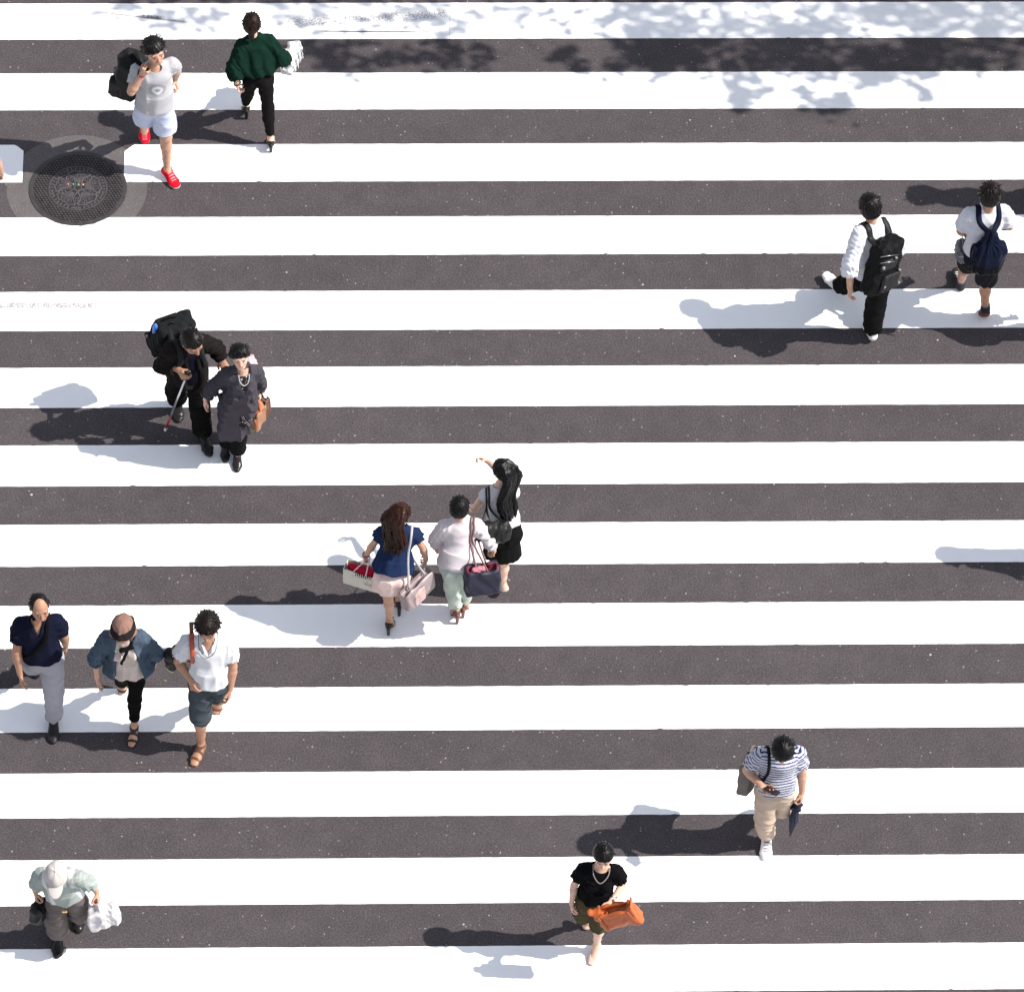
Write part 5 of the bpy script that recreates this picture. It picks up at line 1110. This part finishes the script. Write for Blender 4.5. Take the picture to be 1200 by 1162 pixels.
# 11 ---- woman in the brown hat
p = mk('hat', 'woman in a brown hat, open denim shirt and cream blouse', skin='mid', face=(0, -10, 3),
       hands={'R': dict(dir=(-.1, .25, -.95), curl=.4), 'L': dict(curl=.7)}, feet={'L': dict(yaw=4), 'R': dict(yaw=6)})
def hem(F): F.disp(lambda X, Y, Z: .010*np.sin(X*58+1)*np.clip((1.15-Z)*6, 0, 1)*np.clip(1.3-Z, 0, 1)*1.2)
p.top('blouse', CL((.48, .40, .37)), e=.010, f=.012, hem=.06, flare=.030, sleeve=(0, .5), se=.004, neck=.070, fold=.008, seed=39, extra=hem)
def dopen(F):
    N, U = p.J['neck'], p.up; F.cut(cone(N+U*.03+p.cf*.05, N-U*.22+p.cf*.16, .055, .11, p.cr, .075, .12), .006); F.cut(cone(N-U*.20+p.cf*.16, p.hip-U*.1+p.cf*.2, .105, .15, p.cr, .13, .17), .006)
p.top('denim_shirt', mat('denim', (.062, .086, .122)), e=.026, f=.026, hem=.09, flare=.05, sleeve=(0, 1.18), se=.022, sre=.016, neck=.066, fold=.006, wl=.14, seed=40, open_=dopen)
for k in 'LR':
    F = p.field(h=.005); A, E_, W_ = p.J['sh'+k], p.J['el'+k], p.J['wr'+k]; a = lerp(E_, W_, .12); b = lerp(E_, W_, .34); F.add(cone(a, b, .060, .064, flat=True)); F.cut(cone(lerp(a, b, .6), lerp(E_, W_, .5), .052, .055, flat=True)); F.disp(folds(70, .08, .004, (1, 1, 1))); p.put(F, 'rolled_cuff', mat('denim', (.04, .06, .10)))
p.pants('leggings', CL((.004, .004, .004)), e=.008, t1=1.74, tight=True, fold=.002, seed=13)
p.shoes('sandal', mat('leather', (.035, .024, .022)), name='sandal')
def bob(F):
    H = p.hd_
    for sg in (-1, 1): p.strands(F, [H(sg*.03, -.02, .09), H(sg*.075, .0, .03), H(sg*.085, .02, -.05), H(sg*.078, .03, -.10)], [.02, .022, .024, .014], n=22, r0=.013, seed=12+sg, k=.006, side=p.hF)
    p.strands(F, [H(0, -.05, .09), H(0, -.10, .0), H(0, -.09, -.09)], [.04, .075, .06], n=30, r0=.014, seed=15)
p.hair((.020, .011, .009), seed=12, t=.014, locks=40, mess=.12, line=-.03, extra=bob, pad=(.2, .2, .22))
ax = p.hax; F = Field(p.hc-.24, p.hc+.26, .0045); hl = nrm(p.hU*.98-p.hF*.05); hF2 = nrm(np.cross(hl, p.hR)); hax = (p.hR, hF2, hl); hc_ = p.hd_(0, -.020, .055)
F.add(ell(hc_+hl*.01, hax, (.090, .104, .092))); F.cut(half(hc_-hl*.012, hl, .3)); 
hatbase = hc_-hl*.012
F.add(cone(hatbase+hl*.042, hatbase-hl*.004, .094, .104, p.hR, .108, .120, flat=True), .006); F.add(cone(hatbase, hatbase-hl*.050+hF2*.022, .105, .120, p.hR, .118, .136, flat=True), .008); F.disp(folds(71, .09, .004, (1, 1, 1)))
def hcol(P, col):
    z = (P-hatbase)@hl; col[:] = (.22, .125, .10); m = (z > -.004) & (z < .046); col[m] = (.016, .013, .014); n = np.sin(np.arctan2((P-hc_)@hF2, (P-hc_)@p.hR)*6); col[(z > .04) & (n > .97)] *= .6
p.put(F, 'hat', mat('cloth', (1, 1, 1), .9), hcol)
N = p.J['neck']; Ft = p.fields['top']; F = Field(N-.3, N+.25, .005); F.add(cone(N+p.cf*.10-p.up*.035-p.cr*.07, N+p.cf*.12-p.up*.045+p.cr*.02, .018, .022), .01); F.add(cone(N+p.cf*.12-p.up*.045-p.cr*.03, N+p.cf*.18-p.up*.17+p.cr*.035, .012, .016, None, .008, .008), .01); F.add(cone(N+p.cf*.02-p.up*.0-p.cr*.08, N+p.cf*.10-p.up*.035-p.cr*.06, .012, .014), .01); F.disp(folds(72, .05, .004, (1, 1, 1))); p.put(F, 'neck_scarf', CL((.006, .006, .006)))

# 12 ---- man in white polo, sandals
p = mk('wpolo', 'man in a white polo, denim shorts and brown sandals', skin='tan', face=(2, -28, 2), bulk=1.0, lips=0, setj=dict(wrR=(.146, .09, 1.10), wrL=(-.185, .04, .93), elR=(.258, -.02, 1.20)),
       hands={'R': dict(dir=(-.35, .6, -.7), palm=(-.6, -.5, -.4), curl=.9), 'L': dict(dir=(.1, .3, -.95), curl=.5)}, feet={'R': dict(yaw=18), 'L': dict(yaw=8)})
p.top('polo_shirt', CL((.54, .54, .57)), e=.012, f=.012, hem=.07, flare=.006, sleeve=(0, .66), se=.022, sre=.016, neck=.062, vneck=.05, fold=.007, seed=45, collar=1)
p.pants('denim_shorts', mat('denim', (.052, .062, .074)), e=.014, t1=1.0, hem=.098, fold=.008, wl=.12, seed=14)
p.shoes('sandal', mat('leather', (.11, .045, .025)), name='sandal')
p.hair((.020, .010, .009), seed=13, t=.024, locks=260, mess=.34, lk=.045, line=-.012, fringe=.016)
N = p.J['neck']; U = p.up; p.tube('neck_cord', [p.hd_(-.075, .01, -.03), N-p.cr*.075+p.cf*.06-U*.0, N-p.cr*.045+p.cf*.10-U*.05, N+p.cf*.115-U*.075, N+p.cr*.045+p.cf*.10-U*.05, N+p.cr*.075+p.cf*.06, p.hd_(.075, .01, -.03)], .0028, mat('rubber', (.02, .02, .02)))
c = p.hip+V(.28, -.14, .16); t = p.thing('shoulder_bag', 'black and cream bag with an orange strap, under an arm in white', 'shoulder bag', c-V(0, 0, .13))
F = bagfield(c, .34); ax = (nrm(V(.8, .6, 0)), nrm(V(-.6, .8, 0)), I3[2]); F.add(rbox(c, ax, (.11, .06, .13), .05)); F.disp(folds(73, .1, .010, (1, 1, 1)))
def bc_(P, col): col[:] = (.50, .43, .33); z = (P-c)[:, 2]; col[((P-c)@ax[0] > .045) | (z > .08)] = (.014, .013, .013); col[(z < -.09)] = (.25, .36, .12)
p.part(F, 'bag', mat('leather', (1, 1, 1), .5), t, bc_)
S = lerp(N, p.J['shR'], .78); Ft = p.fields['top']
q = [(c+V(-.02, -.04, .11), -p.cf), (S-p.cf*.13-U*.15, -p.cf), (S-p.cf*.05, U), (S+p.cf*.03, U), (S+p.cf*.12-U*.07, p.cf+U*.4), (S+p.cf*.13-U*.19-p.cr*-.01, p.cf), (c+V(-.0, .07, .10), p.cf)]
P_ = [q[0][0]]+[Ft.snap(a, nrm(b), .007) for a, b in q[1:-1]]+[q[-1][0]]; p.strip('strap', P_, .040, .008, mat('leather', (.36, .065, .030), .5), t, snap=False, nref=[nrm(b) for a, b in q])
p.strip('strap_end', [S-p.cf*.05+U*.045, S-p.cf*.08+U*.08, S-p.cf*.11+U*.13], .035, .010, mat('leather', (.12, .05, .03), .5), t, snap=False, nref=-p.cf)

# 13 ---- man in the striped shirt
p = mk('stripe', 'man in a striped t-shirt looking down at the phone in his hand', skin='mid', face=(-4, -46), bulk=1.0, lips=0, setj=dict(elR=(.245, -.02, 1.17), wrR=(.125, .15, 1.19), head=(-.021, .115, 1.66)),
       hands={'R': dict(dir=(-.6, .75, .05), palm=(-.2, .0, 1), thumb=(-.1, -.3, .6), curl=.7), 'L': dict(dir=(0, .3, -.95), palm=(1, -.2, 0), curl=1.3)}, feet={'R': dict(yaw=2), 'L': dict(yaw=0)})
def strp(P, col):
    z = (P-p.hip)@p.up; d = P-p.J['neck']; s_ = z-.5*(d@p.cf)
    for k in 'LR':
        A, E_ = p.J['sh'+k], p.J['el'+k]; ax_ = nrm(E_-A); ta = (P-A)@ax_; rad = np.linalg.norm((P-A)-ta[:, None]*ax_, axis=1); m = (rad < .100) & (np.abs(P[:, 0]-p.hip[0]) > abs(A[0]-p.hip[0])*.98); s_ = np.where(m, -ta+(A-p.hip)@p.up, s_)
    ph = (s_/.034) % 1.0; col[:] = (.48, .49, .55); col[ph < .38] = (.022, .028, .10)
p.top('striped_t_shirt', CL((1, 1, 1)), e=.010, f=.010, hem=.09, flare=.006, sleeve=(0, .66), se=.016, sre=.014, neck=.062, fold=.007, seed=46, colf=strp)
p.pants('chinos', CL((.44, .345, .275)), e=.016, t1=1.88, hem=.074, fold=.008, wl=.12, seed=15)
p.shoes('sneaker', mat('cloth', (1, 1, 1), .6), solecol=(.78, .74, .70), upper=(.66, .62, .60), accent=(.16, .17, .22))
p.hair((.009, .008, .009), seed=14, t=.022, locks=190, mess=.2, line=-.012)
g = p.hands['R']['grip']; c = g+V(-.025, .02, .022); ax = (nrm(V(-.8, .55, .1)), nrm(V(.5, .8, .25)), None); ax = (ax[0], ax[1]-ax[0]*np.dot(ax[0], ax[1]), np.cross(ax[0], nrm(ax[1]-ax[0]*np.dot(ax[0], ax[1])))); ax = (ax[0], nrm(ax[1]), ax[2])
t = p.thing('phone', 'small black phone held in the palm of the man in the striped shirt', 'phone', c-V(0, 0, .01))
F = Field(c-.1, c+.1, .003); F.add(rbox(c, ax, (.068, .035, .006), .005)); p.part(F, 'case', mat('plastic', (.012, .012, .013), .25), t)
F = Field(c-.1, c+.1, .003); F.add(rbox(c+ax[2]*.004*(1 if ax[2][2] > 0 else -1), ax, (.052, .030, .005), .003)); p.part(F, 'screen', mat('plastic', (.03, .012, .014), .12), t)
g = p.hands['L']['grip']; tip = g+V(.04, -.02, -.62)*1.0; t = p.thing('folded_umbrella', 'folded navy umbrella hanging point down beside the man in the striped t-shirt', 'umbrella', tip)
dv = nrm(tip-g); F = Field(np.minimum(g, tip)-.12, np.maximum(g, tip)+.12, .005)
F.add(cone(g+dv*.12, g+dv*.30, .030, .042), .01); F.add(cone(g+dv*.30, g+dv*.56, .042, .010), .01)
def umf(X, Y, Z):
    a = np.arctan2(Y-g[1]-(Z-g[2])*dv[1]/dv[2], X-g[0]-(Z-g[2])*dv[0]/dv[2]); return .007*np.abs(np.sin(a*4+(Z-g[2])*5))
F.disp(umf); p.part(F, 'canopy', mat('cloth', (.026, .030, .050), .6), t)
F = Field(g-.16, g+.2, .005)
for a in range(4): F.add(cone(g+dv*.10, g+dv*.09+V(.055*math.cos(a*1.57+.5), .055*math.sin(a*1.57+.5), -.01), .016, .020, None, .006, .006), .01)
F.add(cone(g+dv*.03, g+dv*.13, .020, .036), .02); p.part(F, 'loose_folds', mat('cloth', (.016, .017, .028), .6), t)
p.cord('shaft', [g-dv*.06, tip], .0045, mat('metal', (.35, .35, .36)), t, sub=1); p.cord('grip', [g-dv*.09, g+dv*.04], .012, mat('plastic', (.45, .20, .07), .5), t, sub=1)
c = p.hip+V(.21, -.21, .01); ax = (nrm(V(.35, .93, .1)), nrm(V(.93, -.35, 0)), nrm(V(-.06, -.08, 1)))
t = p.thing('tote_bag', 'grey canvas tote bag behind the elbow of the man in the striped shirt', 'tote bag', c-V(0, 0, .22))
F = bagfield(c, .42); F.add(rbox(c-ax[2]*.03, ax, (.155, .055, .18), .03)); F.cut(rbox(c+ax[2]*.15, ax, (.13, .03, .05), .02)); F.disp(folds(74, .16, .010, (1, 1, 1)))
def tg(P, col): col[:] = (.15, .132, .12); col[np.abs((P-c)@ax[0]+.03) < .018] = (.010, .010, .012)
p.part(F, 'bag', CL((1, 1, 1)), t, tg)
S = lerp(p.J['neck'], p.J['shR'], .66); Ft = p.fields['top']; U = p.up
q = [(c+ax[2]*.14-ax[0]*.09, -p.cf), (S-p.cf*.12-U*.13, -p.cf), (S, U), (S+p.cf*.10-U*.07, p.cf+U*.4), (S+p.cf*.12-U*.20+p.cr*.01, p.cf), (S+p.cf*.10-U*.31+p.cr*.06, p.cf+p.cr*.5), (c+ax[2]*.13+ax[0]*.09, p.cf)]
P_ = [q[0][0]]+[Ft.snap(a, nrm(b), .007) for a, b in q[1:-1]]+[q[-1][0]]; p.strip('strap', P_, .026, .007, mat('cloth', (.012, .012, .016), .7), t, snap=False, nref=[nrm(b) for a, b in q])

# 14 ---- woman with the orange bag
p = mk('orange', 'woman in a black top and olive knee shorts carrying an orange leather handbag', skin='pale', face=(-2, -20, -3), lower=.13, setj=dict(elL=(-.235, -.05, 1.07), wrL=(-.145, .16, 1.135)),
       hands={'R': dict(dir=(-.1, .15, -.97), curl=.7), 'L': dict(dir=(.30, .75, -.35), palm=(.7, -.4, -.4), curl=.8)}, feet={'L': dict(yaw=14), 'R': dict(yaw=4)})
p.top('black_top', CL((.004, .004, .005)), e=.012, f=.010, hem=.09, flare=.004, sleeve=(0, .50), se=.020, sre=.014, neck=.084, fold=.007, seed=47)
p.pants('shorts', CL((.065, .053, .027)), e=.014, t1=.94, hem=.092, fold=.008, wl=.11, seed=16)
p.shoes('flat', mat('leather', (1, 1, 1), .4), solecol=(.4, .3, .26), upper=(.62, .44, .38), name='flat_shoe')
def knot(F):
    F.add(ell(p.hd_(0, -.045, .118), p.hax, (.030, .034, .022)), .01); F.cut(ell(p.hd_(0, -.045, .142), p.hax, (.008, .010, .010)), .004)
p.hair((.010, .007, .007), seed=15, t=.022, locks=110, mess=.16, line=-.02, extra=knot, fringe=.014)
N = p.J['neck']; U = p.up; nk = [(.070, .02, .012), (.062, .075, -.022), (.030, .112, -.058), (0, .124, -.072), (-.030, .112, -.058), (-.062, .075, -.022), (-.070, .02, .012)]
Ft = p.fields['top']; p.ribbon('neckline_trim', [N+p.cr*a+p.cf*b+U*c_ for a, b, c_ in nk], .009, .005, CL((.20, .17, .165)), snap=False, nref=p.cf+U*.8)
W = lerp(p.J['elL'], p.J['wrL'], .82); p.tube('bracelet', [W+V(.030*math.cos(a), .012*math.cos(a), .030*math.sin(a)) for a in np.linspace(0, 6.283, 9)], .006, mat('metal', (.6, .55, .5)))
g = p.J['wrL']; ax = (nrm(V(-.80, .02, .42)), nrm(V(-.10, -.96, .15)), None); ax = (ax[0], nrm(ax[1]-ax[0]*np.dot(ax[0], ax[1])), None); ax = (ax[0], ax[1], np.cross(ax[0], ax[1])); ax = (ax[0], ax[1], ax[2] if ax[2][2] > 0 else -ax[2])
c = g+V(-.07, .12, -.02); t = p.thing('handbag', 'orange tan leather handbag on the arm of the woman in the black top', 'handbag', c-V(0, 0, .14))
F = bagfield(c, .38); F.add(rbox(c, ax, (.175, .060, .115), .018)); F.add(cone(c+ax[0]*.15+ax[2]*.09, c+ax[0]*.185+ax[2]*.15, .045, .035, ax[1], .02, .012), .02); F.add(cone(c-ax[0]*.15+ax[2]*.09, c-ax[0]*.205+ax[2]*.13, .045, .03, ax[1], .02, .012), .02)
F.cut(rbox(c+ax[2]*.11, ax, (.13, .035, .05), .02), .01); F.disp(folds(75, .13, .010, (1, 1, 1)))
p.part(F, 'bag', mat('leather', (.45, .10, .024), .42), t)
F = bagfield(c, .38); F.add(rbox(c-ax[0]*.135, ax, (.012, .068, .115), .006)); p.part(F, 'leather_trim', mat('leather', (.36, .085, .025), .45), t)
F = bagfield(c, .38); F.add(rbox(c+ax[0]*.135, ax, (.012, .068, .115), .006)); p.part(F, 'leather_trim', mat('leather', (.36, .085, .025), .45), t)
for sg in (-1, 1): p.cord('handle', [c-ax[0]*.09+ax[1]*.055*sg+ax[2]*.10, lerp(c-ax[0]*.05, g, .8)+ax[1]*.02*sg, g+V(-.02, 0, .028), lerp(c+ax[0]*.05, g, .8)+ax[1]*.02*sg, c+ax[0]*.09+ax[1]*.055*sg+ax[2]*.10], .008, mat('leather', (.30, .08, .03), .45), t)

# 15 ---- man in the white cap
p = mk('cap', 'bent man in a white cap and pale grey-green jacket carrying a white plastic bag', skin='mid', face=(2, -22), lips=0, bulk=.95, setj=dict(elR=(.215, .02, 1.10), elL=(-.20, .04, 1.13)),
       hands={'R': dict(curl=1.1, dir=(-.1, .4, -.9)), 'L': dict(dir=(-.2, .5, -.8), curl=1.3)}, feet={'R': dict(yaw=2), 'L': dict(yaw=-6)})
def stf(P, col):
    x = (P-p.J['neck'])@p.cr; z = (P-p.J['neck'])@p.up; col[:] = (.30, .335, .32); col[(np.abs(np.abs(x)-.115) < .018)] = (.52, .54, .54); col[(z > -.12) & ((np.abs(x)*40 % 1) < .25)] *= .8
p.top('jacket', CL((1, 1, 1)), e=.016, f=.010, hem=.09, flare=.01, sleeve=(0, 1.25), se=.016, sre=.015, neck=.066, vneck=.10, fold=.009, wl=.12, seed=48, colf=stf)
F = p.fields['top']; sh_field = F
p.top('green_t_shirt', CL((.012, .13, .055)), e=.003, f=.0, hem=.12, sleeve=(0, .6), se=.004, neck=.062, fold=.003, seed=49); p.fields['top'] = sh_field
p.pants('trousers', CL((.115, .098, .095)), e=.018, t1=1.93, hem=.088, fold=.009, wl=.13, seed=17)
p.shoes('dress', mat('leather', (1, 1, 1), .3), solecol=(.01, .01, .01), upper=(.014, .013, .014))
p.hair((.03, .027, .026), seed=16, t=.008, locks=60, mess=.15, line=-.025)
F = Field(p.hc-.24, p.hc+.26, .0045); hc_ = p.hd_(0, -.012, .030); F.add(ell(hc_+p.hU*.012, p.hax, (.094, .112, .098))); F.cut(half(hc_+p.hU*.0, p.hU, .3))
F.add(ell(hc_+p.hF*.105+p.hU*.004, (p.hR, nrm(p.hF-p.hU*.18), nrm(p.hU+p.hF*.18)), (.078, .085, .010)), .008); F.disp(lambda X, Y, Z: .002*np.cos(6*np.arctan2((X-hc_[0])*p.hF[0]+(Y-hc_[1])*p.hF[1]+(Z-hc_[2])*p.hF[2], (X-hc_[0])*p.hR[0]+(Y-hc_[1])*p.hR[1]+(Z-hc_[2])*p.hR[2]))); F.add(ball(hc_+p.hU*.112, .009), .003)
p.put(F, 'cap', CL((.46, .42, .40)))
F = Field(p.hip-.3, p.hip+.3, .004); F.add(rbox(p.hip+p.pf*.145-V(0, 0, .01), (p.pr, p.pf, I3[2]), (.022, .010, .013), .005)); p.put(F, 'belt_buckle', mat('metal', (.65, .5, .2)))
g = p.hands['R']['grip']; c = g+V(.01, .03, -.14); t = p.thing('black_bag', 'small black bag hanging from the right hand of the man in the white cap', 'bag', c-V(0, 0, .12))
F = bagfield(c, .3); F.add(rbox(c, (nrm(V(.5, .86, 0)), nrm(V(-.86, .5, 0)), I3[2]), (.10, .055, .12), .05)); F.disp(folds(76, .1, .010, (1, 1, 1))); p.part(F, 'bag', mat('leather', BLACK, .6), t); p.cord('handle', [c+V(0, -.03, .11), g, c+V(0, .03, .11)], .007, NYL, t)
g = p.hands['L']['grip']; c = g+V(-.06, .02, -.17); t = p.thing('plastic_bag', 'bulging white plastic bag held by the man in the white cap', 'bag', c-V(0, 0, .15))
F = bagfield(c, .34); F.add(rbox(c-V(0, 0, .02), (nrm(V(.95, .3, 0)), nrm(V(-.3, .95, 0)), I3[2]), (.135, .075, .125), .06)); F.add(cone(c+V(.02, 0, .06), g-V(0, 0, .02), .07, .018), .04); F.disp(folds(77, .15, .018, (1, 1, 1))); F.disp(folds(78, .07, .006, (1, 1, 1)))
p.part(F, 'bag', mat('bagfilm', (.66, .64, .66)), t); p.cord('handle', [c+V(-.02, 0, .12), g+V(0, 0, .012), c+V(.03, .0, .12)], .006, mat('plastic', (.8, .8, .82), .5), t)
# ---------------------------------------------------------------- walkers just beyond the edges: one forearm and three shadows reach the view
def copy_person(src, label, x, y, rz):
    r = src.root.copy(); C.objects.link(r); r.location = (x, y, 0); r.rotation_euler = (0, 0, rz); r['label'] = label
    for ch in list(src.root.children):
        c = ch.copy(); C.objects.link(c); c.parent = r
    return r
copy_person(WALK['navy'], 'person walking away at the left edge beside the manhole, only a bare forearm in view', -5.047, 2.674, WALK['navy'].rz)
copy_person(WALK['wpolo'], 'walker outside the right edge whose shadow falls behind the boy in the white polo', 5.33, 3.58, RAD(-178))
copy_person(WALK['mint'], 'walker outside the right edge whose shadow lies below the boy in the white polo', 5.02, 1.94, RAD(4))
copy_person(WALK['bald'], 'walker outside the right edge whose shadow crosses the middle stripes', 5.40, -.64, RAD(-184))
